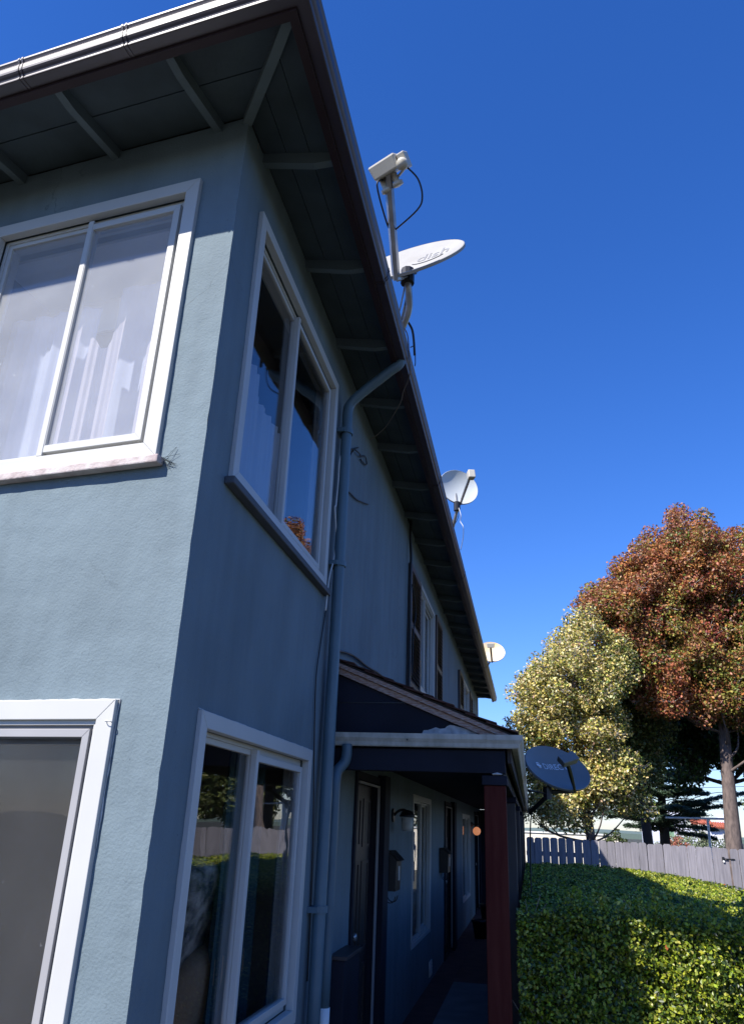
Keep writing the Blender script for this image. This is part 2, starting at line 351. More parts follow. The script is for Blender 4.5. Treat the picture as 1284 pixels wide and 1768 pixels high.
for y in (3.05, 5.9, 9.3, 12.4): m_.box(ID, -3.5, -.15, y, y+.1, -.1, 2.42); m_.box(ID, -3.5, -.15, y, y+.1, 2.62, 4.93)
obj('interior_wall', m_, MT['inwall'], B)
m_ = MB(); m_.box(ID, LX.x, -.15, 1.0, YE, .02, .06); m_.prism([FM(-6.8,-.15,.02), FM(-.02,-.15,.02), Vector((-.15,.998,.02)), Vector((LX.x,.998,.02))], [FM(-6.8,-.15,.06), FM(-.02,-.15,.06), Vector((-.15,.998,.06)), Vector((LX.x,.998,.06))])
obj('interior_floor', m_, MT['infloor'], B)

# --- eaves: points at distance d from side wall (d+.09 from front wall)
def corner(d, z): f_ = d+.09; return Vector((d, (f_ - NF.x*d)/NF.y, z))
def corner0(t, z): # fraction of overhang
    return Vector((.379*t, (.473*t - NF.x*.379*t)/NF.y, z))
def sweep(prof, side):
    if side == 'side': return [corner(d,z) for d,z in prof], [Vector((d,YE,z)) for d,z in prof]
    return [FM(SL, d+.09, z) for d,z in prof], [corner(d,z) for d,z in prof]
# soffit boards
def sz(t): return 4.985 - .052*t
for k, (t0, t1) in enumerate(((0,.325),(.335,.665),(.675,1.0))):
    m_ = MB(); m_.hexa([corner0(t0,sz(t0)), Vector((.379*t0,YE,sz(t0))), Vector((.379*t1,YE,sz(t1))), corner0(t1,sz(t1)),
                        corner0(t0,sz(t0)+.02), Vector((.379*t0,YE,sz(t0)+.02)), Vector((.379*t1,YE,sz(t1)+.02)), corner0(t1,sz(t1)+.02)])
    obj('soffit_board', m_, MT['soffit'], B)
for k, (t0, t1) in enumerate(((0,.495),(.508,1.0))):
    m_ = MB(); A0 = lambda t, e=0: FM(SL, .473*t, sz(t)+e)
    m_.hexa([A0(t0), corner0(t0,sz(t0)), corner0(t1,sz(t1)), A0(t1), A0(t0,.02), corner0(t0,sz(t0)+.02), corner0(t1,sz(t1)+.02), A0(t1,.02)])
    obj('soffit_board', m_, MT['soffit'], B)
m_ = MB(); m_.hexa([FM(SL,0,5.008), Vector((0,0,5.008)), corner0(1,4.957), FM(SL,.473,4.957), FM(SL,0,5.02), Vector((0,0,5.02)), corner0(1,4.97), FM(SL,.473,4.97)])
m_.hexa([Vector((0,0,5.008)), Vector((0,YE,5.008)), Vector((.379,YE,4.957)), corner0(1,4.957), Vector((0,0,5.02)), Vector((0,YE,5.02)), Vector((.379,YE,4.97)), corner0(1,4.97)])
obj('roof_sheathing', m_, MT['dbark'], B)
# rafters
def rafter(mb, p0, p1, wd, d0=.075):
    p0 = Vector(p0); p1 = Vector(p1); dr = p1-p0; dh = Vector((dr.x,dr.y,0)).normalized(); sd = Vector((-dh.y, dh.x, 0))*wd/2
    q = p0 + dr*.74
    pts = [(p0, p0.z), (q, q.z), (p1, p1.z+.022)]
    for (a, za), (b, zb) in zip(pts[:-1], pts[1:]):
        ta, tb = 4.99, 4.97
        A_ = Vector((a.x,a.y,0)); B_ = Vector((b.x,b.y,0))
        mb.hexa([A_-sd+Vector((0,0,za)), A_+sd+Vector((0,0,za)), B_+sd+Vector((0,0,zb)), B_-sd+Vector((0,0,zb)),
                 A_-sd+Vector((0,0,ta)), A_+sd+Vector((0,0,ta)), B_+sd+Vector((0,0,tb)), B_-sd+Vector((0,0,tb))])
for k in range(22):
    y = .24+.835*k + random.uniform(-.02,.02)
    m_ = MB(); rafter(m_, (-.01,y,4.925), (.376,y,4.855), .042); obj('rafter', m_, MT['rafter'], B)
for k in range(9):
    s_ = -.166-.612*k; a = FM(s_,-.01,4.925); b = FM(s_,.47,4.868)
    m_ = MB(); rafter(m_, a, b, .04); obj('rafter', m_, MT['rafter'], B)
m_ = MB(); rafter(m_, (-.01,.01,4.93), corner0(.97,4.862), .045); obj('hip_rafter', m_, MT['rafter'], B)
# fascia + gutter
fp = [(.38,4.851),(.42,4.851),(.42,5.03),(.38,5.03)]
gp = [(.4215,4.972),(.4215,4.868),(.475,4.868),(.4795,4.870),(.4805,4.874),(.4805,4.881),(.484,4.888),(.492,4.896),(.4985,4.904),(.5005,4.914),(.501,4.925),(.5005,4.938),(.498,4.948),(.502,4.955),(.507,4.962),(.507,4.972),(.499,4.972),(.494,4.95),(.494,4.92),(.475,4.878),(.427,4.878),(.427,4.972)]
for sd in ('front','side'):
    a, b = sweep(fp, sd); m_ = MB(); m_.prism(a, b); obj('fascia', m_, MT['fascia'], B)
    a, b = sweep(gp, sd); m_ = MB(); m_.prism(a, b); o = obj('gutter', m_, MT['bgutter'], B)
    # joints
    for t in ((-.33, -.9, -3.2) if sd == 'front' else (1.2, 4.3, 7.4, 10.5, 13.6)):
        m2 = MB()
        for tt in (t, t+.02):
            pr_ = [(d+(.003 if 1 < i < 16 else 0), z-(.003 if z < 4.96 else -.001)) for i,(d,z) in enumerate(gp)]
            if sd == 'front': P0_ = [FM(tt, d+.09, z) for d,z in pr_]; P1_ = [FM(tt+.01, d+.09, z) for d,z in pr_]
            else: P0_ = [Vector((d,tt,z)) for d,z in pr_]; P1_ = [Vector((d,tt+.01,z)) for d,z in pr_]
            m2.prism(P0_, P1_)
        obj('gutter_joint', m2, MT['bgutter'], o)
# roof
e0 = FM(SL-.4, .56, 5.02); e1 = corner(.45, 5.02); e2 = Vector((.45, YE+.4, 5.02)); e3 = Vector((LX.x-.5, YE+.4, 5.02))
r1 = Vector((-3.4, 3.6, 5.98)); r0 = Vector((-3.4, YE-3, 5.98))
m_ = MB(); m_.add([e0,e1,e2,e3,r1,r0, e0+Vector((0,0,.03)), e1+Vector((0,0,.03)), e2+Vector((0,0,.03)), e3+Vector((0,0,.03))],
    [(3,2,1,0),(0,1,7,6),(1,2,8,7),(2,3,9,8),(3,0,6,9),(6,7,4),(7,8,5,4),(8,9,5),(9,6,4,5)])
obj('roof', m_, MT['roof'], B)

# --- windows
def ring(mb, tf, a0, a1, z0, z1, wd, o0, o1, mitre=True):
    out = [(a0,z0),(a1,z0),(a1,z1),(a0,z1)]; inn = [(a0+wd,z0+wd),(a1-wd,z0+wd),(a1-wd,z1-wd),(a0+wd,z1-wd)]
    for i in range(4):
        j = (i+1)%4
        mb.hexa([tf(out[i][0],o0,out[i][1]), tf(out[j][0],o0,out[j][1]), tf(inn[j][0],o0,inn[j][1]), tf(inn[i][0],o0,inn[i][1]),
                 tf(out[i][0],o1,out[i][1]), tf(out[j][0],o1,out[j][1]), tf(inn[j][0],o1,inn[j][1]), tf(inn[i][0],o1,inn[i][1])])
    return mb
def ring4(name, tf, a0,a1,z0,z1,wd,o0,o1,m,parent,bevel=.002):
    return obj(name, ring(MB(),tf,a0,a1,z0,z1,wd,o0,o1), m, parent, bevel=bevel)
def window(tf, wd, um, gl, sash='vinyl', tw=.072, sill=None, out=.022, label=None, caulk=False, sash_w=.036, screen=False, fwd=False):
    a0,a1,z0,z1 = wd
    base = MB(); ring(base, tf, a0,a1,z0,z1,tw,-.02,out)
    W = obj('window', base, MT['vinyl'], B, bevel=.003)
    if label: W['label'] = label
    j0,j1,k0,k1 = a0+tw,a1-tw,z0+tw,z1-tw
    ring4('jamb', tf, j0-.002,j1+.002,k0-.002,k1+.002,.02,-.12,(-.030 if fwd else .006), MT['vinyl'], W)
    i0,i1,l0,l1 = j0+.018,j1-.018,k0+.018,k1-.018
    # tracks in the head and the far jamb of the open half
    t = MB()
    for q in (-.036,-.062,-.088):
        t.box(tf, um, i1, q, q+.006, l1-.022, l1+.001); t.box(tf, um, i1, q, q+.006, l0-.001, l0+.016)
        t.box(tf, i1-.014, i1+.001, q, q+.006, l0+.016, l1-.022)
    obj('track', t, MT['vinyl'], W)
    # fixed pane
    ring4('sash', tf, i0,um+(.013 if fwd else .022),l0,l1,.024,(-.060 if fwd else -.034),(-.037 if fwd else -.008), MT['vinyl'], W)
    p = MB(); p.box(tf, i0+.02,um-.0,(-.052 if fwd else -.024),(-.047 if fwd else -.019), l0+.02,l1-.02); obj('pane', p, MT[gl], W)
    m = MB(); m.box(tf, um-(.014 if fwd else .022), um+(.016 if fwd else .024), (-.0365 if fwd else -.0335), (-.003 if fwd else .003), l0-.001, l1+.001); obj('meeting_rail', m, MT['vinyl'], W, bevel=.002)
    # sliding sash
    ring4('sash', tf, um-(.016 if fwd else .03),i1-(.020 if fwd else .032),l0+.015,l1-.02,sash_w,(-.034 if fwd else -.080),(-.006 if fwd else -.056), MT[sash], W)
    p = MB(); p.box(tf, um+.0,i1-(.020 if fwd else .032)-sash_w+.005,(-.026 if fwd else -.070),(-.021 if fwd else -.065),l0+.015+sash_w-.005,l1-.02-sash_w+.005); obj('pane', p, MT[gl], W)
    l_ = MB(); fwd or l_.box(tf, i1-.055,i1-.040,(-.006 if fwd else -.056),(.006 if fwd else -.045),(l0+l1)/2-.05,(l0+l1)/2+.02); fwd or obj('latch', l_, MT[sash], W)
    if screen:
        ring4('screen_frame', tf, um-.01,i1+.018,l0-.018,l1+.018,.030,-.020,-.006, MT['vinyl3'], W)
        ring4('screen_frame', tf, um-.01,i1-.013,l0+.013,l1-.013,.030,-.014,.006, MT['vinyl2'], W)
        ring4('screen_frame', tf, um+.03,i1-.034,l0+.034,l1-.034,.014,-.022,-.006, MT['vinyl3'], W)
        k_ = MB(); k_.box(tf, um+.04,i1-.045,-.0172,-.0165,l0+.045,l1-.045); obj('insect_screen', k_, MT['mesh'], W)
    if sill:
        s_ = MB(); s_.box(tf, a0-.04, a1+.03, .0, .048, z0-.040, z0-.003); obj('sill', s_, MT[sill], W, bevel=.006)
    if caulk:
        c_ = MB(); pts = []
        for t_ in np.linspace(a0-.005, a1+.005, 50): pts.append(tf(t_, .003, z1+.002+random.uniform(-.0015,.0025)))
        for t_ in np.linspace(z1, z1-.5, 22)[1:]: pts.append(tf(a1+.003+random.uniform(-.0015,.0015), .003, t_))
        c_.tube(pts, [random.uniform(.002,.0045) for _ in pts], 5); obj('caulk', c_, MT['caulk'], W)
    return W
window(FM, UFW, -.85, 'glassf', sill='sillw', fwd=True, label='upper front slider window with dusty sunlit panes and pinkish sill')
window(FM, LFW, -.9, 'glasss', sash='vinyl2', caulk=True, sash_w=.045, screen=True, label='lower front slider window with a grey insect screen frame')
window(SM, USW, 1.07, 'glassd', sill='silld', fwd=True, tw=.064, sash_w=.030, label='upper side slider window reflecting blue sky')
window(SM, LSW, 1.02, 'glassd', caulk=True, fwd=True, tw=.064, sash_w=.030, label='lower side slider window showing an armchair inside')
window(SM, PW1, 6.95, 'glassd', tw=.045, out=.012, sash_w=.02, label='porch window beside the first wall lamp')
window(SM, PW2, 13.7, 'glassd', tw=.045, out=.012, sash_w=.02, label='far porch window')
window(SM, UW2, 7.05, 'glassd', tw=.06, label='upper window between two brown louvred shutters')
window(SM, UW3, 13.9, 'glassd', tw=.06, label='far upper window between narrow shutters')
# eyelet hook on lower front window
# --- shutters
def shutter(a0, a1, z0, z1, n):
    f = MB(); ring(f, SM, a0, a1, z0, z1, .07, .004, .045); f.box(SM, a0+.07, a1-.07, .006, .042, (z0+z1)/2-.035, (z0+z1)/2+.035)
    S = obj('shutter', f, MT['dbrown'], B, bevel=.002)
    bk = MB(); bk.box(SM, a0+.06, a1-.06, .003, .010, z0+.06, z1-.06); obj('backing', bk, MT['dbrown'], S)
    me = None; zz = np.linspace(z0+.085, z1-.10, n)
    for z in zz:
        if abs(z-(z0+z1)/2) < .05: continue
        s_ = MB(); s_.hexa([SM(a0+.071,.012,z+.032), SM(a1-.071,.012,z+.032), SM(a1-.071,.038,z-.006), SM(a0+.071,.038,z-.006),
                          SM(a0+.071,.018,z+.036), SM(a1-.071,.018,z+.036), SM(a1-.071,.044,z-.002), SM(a0+.071,.044,z-.002)])
        obj('slat', s_, MT['dbrown'], S)
shutter(5.56, 6.42, 3.1, 4.49, 26); shutter(8.13, 8.93, 3.1, 4.56, 26); shutter(12.1, 12.98, 3.2, 4.53, 22); shutter(14.86, 15.7, 3.2, 4.57, 22)

# --- doors
def door(h, tr0, tr1):
    d = MB(); d.box(SM, h[0]+.02, h[1]-.02, -.08, -.035, .01, h[3]-.01); D = obj('door', d, MT['door'], B)
    for (p0, p1, q0, q1) in ((.1,.36,.15,.75),(.46,.72,.15,.75),(.1,.36,.85,1.45),(.46,.72,.85,1.45),(.1,.36,1.55,1.9),(.46,.72,1.55,1.9)):
        p = MB(); ring(p, SM, h[0]+p0, h[0]+p1, q0, q1, .02, -.036, -.026); obj('door_panel', p, MT['door'], D)
    k = MB(); k.tube([SM(h[0]+.09,-.035,.98), SM(h[0]+.09,.0,.98), SM(h[0]+.09,.012,.98), SM(h[0]+.09,.03,.98)], [.012,.012,.028,.022], 12); obj('door_knob', k, MT['galv'], D, smooth=True)
    f = MB(); ring(f, SM, h[0]-.05, h[1]+.05, -.02, h[3]+.05, .055, -.06, .02); obj('door_frame', f, MT['navy'], B, bevel=.002)
    s_ = MB(); s_.box(SM, h[1]-.022, h[1]-.006, .016, .034, .05, h[3]-.02); s_.box(SM, h[0]+.006, h[1]-.022, .016, .034, h[3]-.036, h[3]-.02); obj('weather_strip', s_, MT['vinyl2'], B)
    c = MB(); c.box(SM, tr0, tr1, .0, .07, 0, 2.10); obj('door_side_panel', c, MT['navy'], B, bevel=.004)
    return D
d = door(D1H, 4.12, 4.36); door(D2H, 10.56, 10.9); door(D3H, 17.26, 17.5)
k = MB(); k.tube([SM(3.32,-.034,1.66), SM(3.32,-.02,1.66)], .022, 14); obj('peephole', k, MT['white'], d)

# --- porch
SLP = .405
def pz(x): return 2.725 - SLP*x
PY0, PY1 = 2.48, 18.2
m_ = MB(); m_.prism([Vector((.0,PY0+.012,2.26)), Vector((1.10,PY0+.012,2.26)), Vector((.0,PY0+.012,2.70))], [Vector((.0,PY0+.05,2.26)), Vector((1.10,PY0+.05,2.26)), Vector((.0,PY0+.05,2.70))])
gable = obj('porch_gable_panel', m_, MT['navy'], B)
m_ = MB(); m_.box(ID, .0,.72, PY0+.008,PY0+.0125, 2.462,2.468); obj('panel_seam', m_, MT['black'], gable)
pp = [(.579,2.262),(.594,2.292),(.62,2.293),(.646,2.301),(.673,2.311),(.70,2.302),(.733,2.306),(.745,2.318),(.763,2.327),(.793,2.324),(.82,2.317),(.852,2.31),(.908,2.293),(.955,2.265)]
m_ = MB(); m_.prism([Vector((x,PY0+.0105,z)) for x,z in pp], [Vector((x,PY0+.0125,z)) for x,z in pp]); obj('peeled_patch', m_, MT['peel'], gable)
# rake boards, two layers
def rake(o0, o1, y0, y1, x0=0.0, x1=1.14, name='rake_board', m='rake'):
    k_ = MB(); k_.prism([Vector((x0,y0,pz(x0)+o0)), Vector((x1,y0,pz(x1)+o0)), Vector((x1,y0,pz(x1)+o1)), Vector((x0,y0,pz(x0)+o1))],
                        [Vector((x0,y1,pz(x0)+o0)), Vector((x1,y1,pz(x1)+o0)), Vector((x1,y1,pz(x1)+o1)), Vector((x0,y1,pz(x0)+o1))])
    return obj(name, k_, MT[m], B, bevel=.002)
rake(-.068,-.027, PY0-.012, PY0+.011); rake(-.026,.004, PY0-.03, PY0+.011)
# roof deck of the porch and its shingle courses
k_ = MB(); k_.prism([Vector((0,PY0-.02,pz(0)+.006)), Vector((1.17,PY0-.02,pz(1.17)+.006)), Vector((1.17,PY0-.02,pz(1.17)+.018)), Vector((0,PY0-.02,pz(0)+.018))],
                    [Vector((0,PY1,pz(0)+.006)), Vector((1.17,PY1,pz(1.17)+.006)), Vector((1.17,PY1,pz(1.17)+.018)), Vector((0,PY1,pz(0)+.018))])
deck = obj('porch_roof', k_, MT['dbark'], B)
nC = 9
for c_ in range(nC):
    x1 = 1.20 - c_*.134; x0 = max(0.0, x1-.20)
    y = PY0-.045
    for q in range(8 if c_ < nC else 0):
        L_ = .30; yy0 = y + q*L_ + (0 if q == 0 else random.uniform(.002,.006)) + (.0 if q else random.uniform(-.008,.008)); yy1 = y+(q+1)*L_
        k_ = MB(); t0 = .019; lift = .014+random.uniform(0,.007)
        k_.hexa([Vector((x0,yy0,pz(x0)+t0)), Vector((x1,yy0,pz(x1)+t0+lift)), Vector((x1,yy1,pz(x1)+t0+lift)), Vector((x0,yy1,pz(x0)+t0)),
                 Vector((x0,yy0,pz(x0)+t0+.008)), Vector((x1,yy0,pz(x1)+t0+lift+.009)), Vector((x1,yy1,pz(x1)+t0+lift+.009)), Vector((x0,yy1,pz(x0)+t0+.008))])
        obj('shingle', k_, MT['shingle'], deck)
k_ = MB()
for c_ in range(nC):
    x1 = 1.20 - c_*.134; x0 = max(0, x1-.20)
    k_.hexa([Vector((x0,PY0+2.37,pz(x0)+.019)), Vector((x1,PY0+2.37,pz(x1)+.035)), Vector((x1,PY1,pz(x1)+.035)), Vector((x0,PY1,pz(x0)+.019)),
             Vector((x0,PY0+2.37,pz(x0)+.027)), Vector((x1,PY0+2.37,pz(x1)+.044)), Vector((x1,PY1,pz(x1)+.044)), Vector((x0,PY1,pz(x0)+.027))])
obj('shingle_course', k_, MT['shingle'], deck, kind='stuff')
# porch ceiling and beams
k_ = MB(); k_.box(ID, .005, 1.12, PY0+.05, PY1, 2.175, 2.19); obj('porch_ceiling', k_, MT['navy'], B)
k_ = MB(); k_.box(ID, .0, 1.112, PY0, PY0+.09, 2.036, 2.172); obj('porch_end_beam', k_, MT['navy'], B, bevel=.004)
k_ = MB(); k_.box(ID, .985, 1.095, PY0+.092, PY1, 2.03, 2.172); obj('porch_beam', k_, MT['navy'], B, bevel=.004)
k_ = MB(); k_.box(ID, 1.125, 1.148, PY0+.03, PY1, 2.10, 2.262); obj('porch_fascia', k_, MT['dbark'], B)
for y in (2.49, 5.7, 8.9, 12.1, 15.3, 18.0):
    k_ = MB(); k_.box(ID, .975, 1.11, y, y+.135, -.05, 1.965); P_ = obj('porch_post', k_, MT['post'] if y < 3 else MT['dbrown'], B, bevel=.006)
    if y < 3: P_['label'] = 'red stained square post at the near porch corner'
    k_ = MB(); k_.box(ID, .965, 1.12, y-.012, y+.147, 1.967, 2.022); obj('post_cap', k_, MT['navy'], P_, bevel=.003)
k_ = MB(); k_.tube([(1.03,2.474,2.030),(1.06,2.472,2.034),(1.09,2.474,2.031)], [.004,.008,.003], 5); obj('flaked_paint', k_, MT['peel'], B)
k_ = MB(); k_.box(ID, .003, 1.10, 18.21, 18.28, -.05, 2.17); obj('added_end_blocker', k_, MT['navy'], B)  # added panel, closes the bright far end and darkens the porch
# porch gutter: end piece + long piece
def gprof(o, z): return [(0,z),(0,z-.078),(.035,z-.080),(.042,z-.074),(.050,z-.052),(.066,z-.03),(.070,z-.012),(.072,z),(.066,z),(.062,z-.02),(.045,z-.05),(.036,z-.073),(.006,z-.073),(.006,z)]
gz = 2.262
a = [Vector((.012, PY0-.001-d, z)) for d,z in gprof(0,gz)]; b = [Vector((1.155+d, PY0-.001-d, z)) for d,z in gprof(0,gz)]; c2_ = [Vector((1.155+d, PY1, z)) for d,z in gprof(0,gz)]
m_ = MB(); m_.prism(a,b); G1 = obj('porch_gutter', m_, MT['pgutter'], B)
m_ = MB(); m_.prism(b,c2_); G2 = obj('porch_gutter', m_, MT['pgutter'], B)
m_ = MB(); m_.box(ID, .006, .012, PY0-.074, PY0, gz-.08, gz); obj('end_cap', m_, MT['pgutter'], G1)
for xx in (1.0, 1.06):
    m_ = MB(); m_.prism([Vector((xx, PY0-.003-d*1.05, z-.001)) for d,z in gprof(0,gz)], [Vector((xx+.006, PY0-.003-d*1.05, z-.001)) for d,z in gprof(0,gz)]); obj('gutter_joint', m_, MT['pgutter'], G1)
m_ = MB(); m_.tube([(.50,PY0-.074,2.222),(.50,PY0-.079,2.222)], .006, 8); obj('screw', m_, MT['black'], G1)

# downspouts
m_ = MB(); pth = smooth_path([(.445,2.10,4.955),(.448,2.10,4.90),(.43,2.10,4.845),(.36,2.10,4.79),(.16,2.115,4.635),(.085,2.12,4.56),(.062,2.12,4.50),(.06,2.12,4.40)], 5)
pth += [Vector((.06,2.12,z)) for z in (3.2,2.0,1.0,.1)]
m_.tube(pth, .037, 16); DS = obj('downspout', m_, MT['teal_pipe'], B, smooth=True)
for z in (1.24, 3.3, 4.3):
    m_ = MB(); m_.tube([(.06,2.12,z),(.06,2.12,z+.035)], .047, 16); m_.box(ID, .0, .06, 2.06, 2.18, z, z+.03); obj('pipe_strap', m_, MT['teal_pipe'], DS)
m_ = MB(); pth = smooth_path([(.10,2.445,2.19),(.10,2.445,2.12),(.085,2.44,2.07),(.03+.02,2.42,2.02),(.045,2.40,1.95),(.045,2.40,1.86)], 5) + [Vector((.045,2.40,z)) for z in (1.4,1.0,.72)]
m_.tube(pth, .034, 14); D2_ = obj('downspout', m_, MT['teal_pipe'], B, smooth=True)
m_ = MB(); m_.tube([(.045,2.40,.73),(.045,2.40,.62),(.05,2.39,.5)], .037, 14); m_.tube([(.05,2.39,.5),(.06,2.36,.1)], .034, 12); obj('white_coupling', m_, MT['white'], D2_, smooth=True)
# wall vent
m_ = MB(); m_.box(ID, .0,.012, 7.80,8.05,.06,.22); V_ = obj('wall_vent', m_, MT['wcable'], B)
for q in range(4):
    m_ = MB(); m_.box(ID, .012,.018, 7.82,8.03,.08+q*.032,.095+q*.032); obj('vent_slat', m_, MT['wcable'], V_)
# cable bundle on porch wall / hooks handled below

# ================================================================== things on the wall
def cabl(name, pts, rad, m, label, sub=6):
    k = MB(); k.tube(smooth_path(pts, sub), rad, 6); return tag(obj(name, k, MT[m], smooth=True), label, 'cable', 'cables on the wall and eave')
cabl('cable', [(.47,1.93,5.07),(.50,2.03,5.06),(.505,2.1,4.95),(.5,2.186,4.813),(.42,2.40,4.80),(.36,2.598,4.81),(.2,2.95,4.83),(.1,3.08,4.82),(.01,3.15,4.80)], .0045, 'bcable', 'brown cable sagging from the gutter down to the upper side wall')
k = MB()
for pts in ([(.012,2.285,4.271),(.014,2.42,4.34),(.012,2.578,4.421),(.012,2.715,4.501)], [(.012,2.578,4.421),(.03,2.70,4.44),(.012,2.813,4.472),(.012,2.986,4.559),(.012,3.06,4.53),(.012,3.0,4.49),(.012,2.818,4.449)], [(.012,2.578,4.421),(.012,2.424,4.269)]):
    k.tube(smooth_path(pts,5), .006, 6)
tag(obj('wire_stub', k, MT['cable'], smooth=True), 'black forked wire stub on the wall high beside the downspout', 'cable')
cabl('cable', [(.012,2.45,4.26),(.012,2.38,4.18),(.012,2.31,4.10),(.012,2.309,4.0),(.012,2.40,3.99),(.012,2.501,4.016),(.012,2.743,4.063),(.012,3.022,4.152),(.012,3.183,4.205)], .006, 'cable', 'short black cable curling to a free end below the forked wire stub')
cabl('cable', [(.05,2.20,4.27),(.03,2.10,4.113),(.03,2.085,3.92),(.03,2.06,3.733),(.03,2.036,3.689),(.03,2.106,3.539),(.03,2.096,3.369),(.03,1.997,3.176),(.03,1.959,2.957)], .0055, 'wcable', 'thin white cable hanging beside the tall downspout')
cabl('cable', [(.014,2.026,2.975),(.012,1.944,2.709),(.012,1.902,2.489),(.012,1.963,2.092),(.012,2.031,1.775),(.012,2.088,1.406),(.012,2.124,.9)], .0045, 'cable', 'black cable running down the wall right of the lower side window')
cabl('cable', [(.02,2.377,2.789),(.02,2.672,2.836),(.02,2.966,2.863),(.02,3.34,2.876),(.06,3.922,2.88),(.1,4.3,2.72)], .010, 'cable', 'black cable rising off the wall just above the porch roof')
cabl('cable', [(.03,5.50,4.98),(.03,5.48,4.751),(.05,5.44,4.52),(.05,5.42,4.219),(.05,5.46,3.585),(.05,5.45,2.8)], .016, 'cable', 'thick black cable dropping from the eave beside the first shutter')
cabl('cable', [(.055,5.52,4.217),(.055,5.72,4.102),(.055,5.85,3.957),(.055,5.70,3.748),(.055,5.66,3.5),(.055,5.60,3.2)], .007, 'cable', 'thin black cable looping across the near brown shutter')
def mailbox(y, z, label, big=1):
    t = thing('mailbox', label, 'mailbox', (0,y,z), 'mailboxes by the porch doors')
    k = MB(); k.prism([Vector((.0,y,z)), Vector((.12,y,z)), Vector((.13,y,z+.24)), Vector((.07,y,z+.30)), Vector((.0,y,z+.30))], [Vector((.0,y+.26*big,z)), Vector((.12,y+.26*big,z)), Vector((.13,y+.26*big,z+.24)), Vector((.07,y+.26*big,z+.30)), Vector((.0,y+.26*big,z+.30))])
    obj('box', k, MT['black'], t, bevel=.004)
    k = MB(); k.hexa([Vector((.0,y-.012,z+.303)), Vector((.075,y-.012,z+.303)), Vector((.075,y+.26*big+.012,z+.303)), Vector((.0,y+.26*big+.012,z+.303)), Vector((.0,y-.012,z+.31)), Vector((.075,y-.012,z+.312)), Vector((.075,y+.26*big+.012,z+.312)), Vector((.0,y+.26*big+.012,z+.31))])
    k.hexa([Vector((.075,y-.012,z+.303)), Vector((.148,y-.012,z+.232)), Vector((.148,y+.26*big+.012,z+.232)), Vector((.075,y+.26*big+.012,z+.303)), Vector((.075,y-.012,z+.312)), Vector((.152,y-.012,z+.238)), Vector((.152,y+.26*big+.012,z+.238)), Vector((.075,y+.26*big+.012,z+.312))])
    obj('lid', k, MT['black'], t)
    k = MB(); k.box(ID, .127,.133, y+.10*big,y+.15*big, z+.08,z+.19); obj('name_plate', k, MT['wcable'], t)
    for q in (.05,.17):
        k = MB(); k.tube(smooth_path([(.02,y+q*big,z),(.03,y+q*big,z-.06),(.06,y+q*big,z-.09),(.10,y+q*big,z-.08),(.115,y+q*big,z-.04)],4), .004, 6); obj('scroll_hook', k, MT['black'], t)
    return t
mailbox(4.42, 1.20, 'black wall mailbox with scroll hooks by the first porch door')
mailbox(8.9, 1.14, 'dark wall mailbox by the second porch door, beyond the porch window', 1.2)
def lathe(mb, c, prof, n=16):
    k = len(mb.v)
    for (rr, z) in prof:
        for j in range(n): a = 2*PI*j/n; mb.v.append((c[0]+rr*math.cos(a), c[1]+rr*math.sin(a), c[2]+z))
    for i in range(len(prof)-1):
        for j in range(n): mb.f.append((k+i*n+j, k+i*n+(j+1)%n, k+(i+1)*n+(j+1)%n, k+(i+1)*n+j))
    return mb
t = thing('wall_lamp', 'unlit black wall lamp with a frosted cup left of the porch window', 'lamp', (0,4.95,1.8), 'wall lamps along the porch')
k = MB(); k.tube([(.0,4.9,1.80),(.018,4.9,1.80)], .06, 16); obj('backplate', k, MT['black'], t)
k = MB(); k.tube(smooth_path([(.015,4.9,1.80),(.06,4.9,1.84),(.11,4.9,1.85),(.14,4.9,1.83)],4), .012, 8); obj('arm', k, MT['black'], t, smooth=True)
k = MB(); lathe(k, (.14,4.9,1.76), [(.0,.09),(.03,.088),(.055,.07),(.07,.045),(.074,.03),(.05,.03),(0,.03)]); obj('dome', k, MT['black'], t, smooth=True)
k = MB(); lathe(k, (.14,4.9,1.67), [(.0,0),(.045,.0),(.052,.03),(.056,.115),(.0,.115)]); obj('glass_cup', k, MT['lampglass'], t, smooth=True)
t = thing('wall_lamp', 'lit orange globe lamp at the far end of the porch wall', 'lamp', (0,15.2,1.65), 'wall lamps along the porch')
k = MB(); k.tube([(.0,15.2,1.80),(.02,15.2,1.80),(.06,15.2,1.80),(.12,15.2,1.79)], [.05,.05,.012,.012], 12); obj('backplate', k, MT['black'], t)
k = MB(); lathe(k, (.12,15.2,1.74), [(.0,.09),(.04,.08),(.05,.04),(.05,.02),(0,.02)]); obj('cap', k, MT['black'], t, smooth=True)
k = MB(); lathe(k, (.12,15.2,1.67), [(.085*math.sin(a),-.085*math.cos(a)) for a in np.linspace(0,PI,9)]); obj('globe', k, MT['glow'], t, smooth=True)
# dark cabinet by the wall
t = thing('storage_cabinet', 'low dark cabinet against the wall before the first porch door', 'cabinet', (.07,2.85,0))
k = MB(); k.box(ID, .002,.10, 2.66,3.12, 0,.93); obj('body', k, MT['navy'], t, bevel=.004)
k = MB(); k.box(ID, .002,.115, 2.645,3.135, .932,.955); obj('top', k, MT['dbrown'], t, bevel=.003)
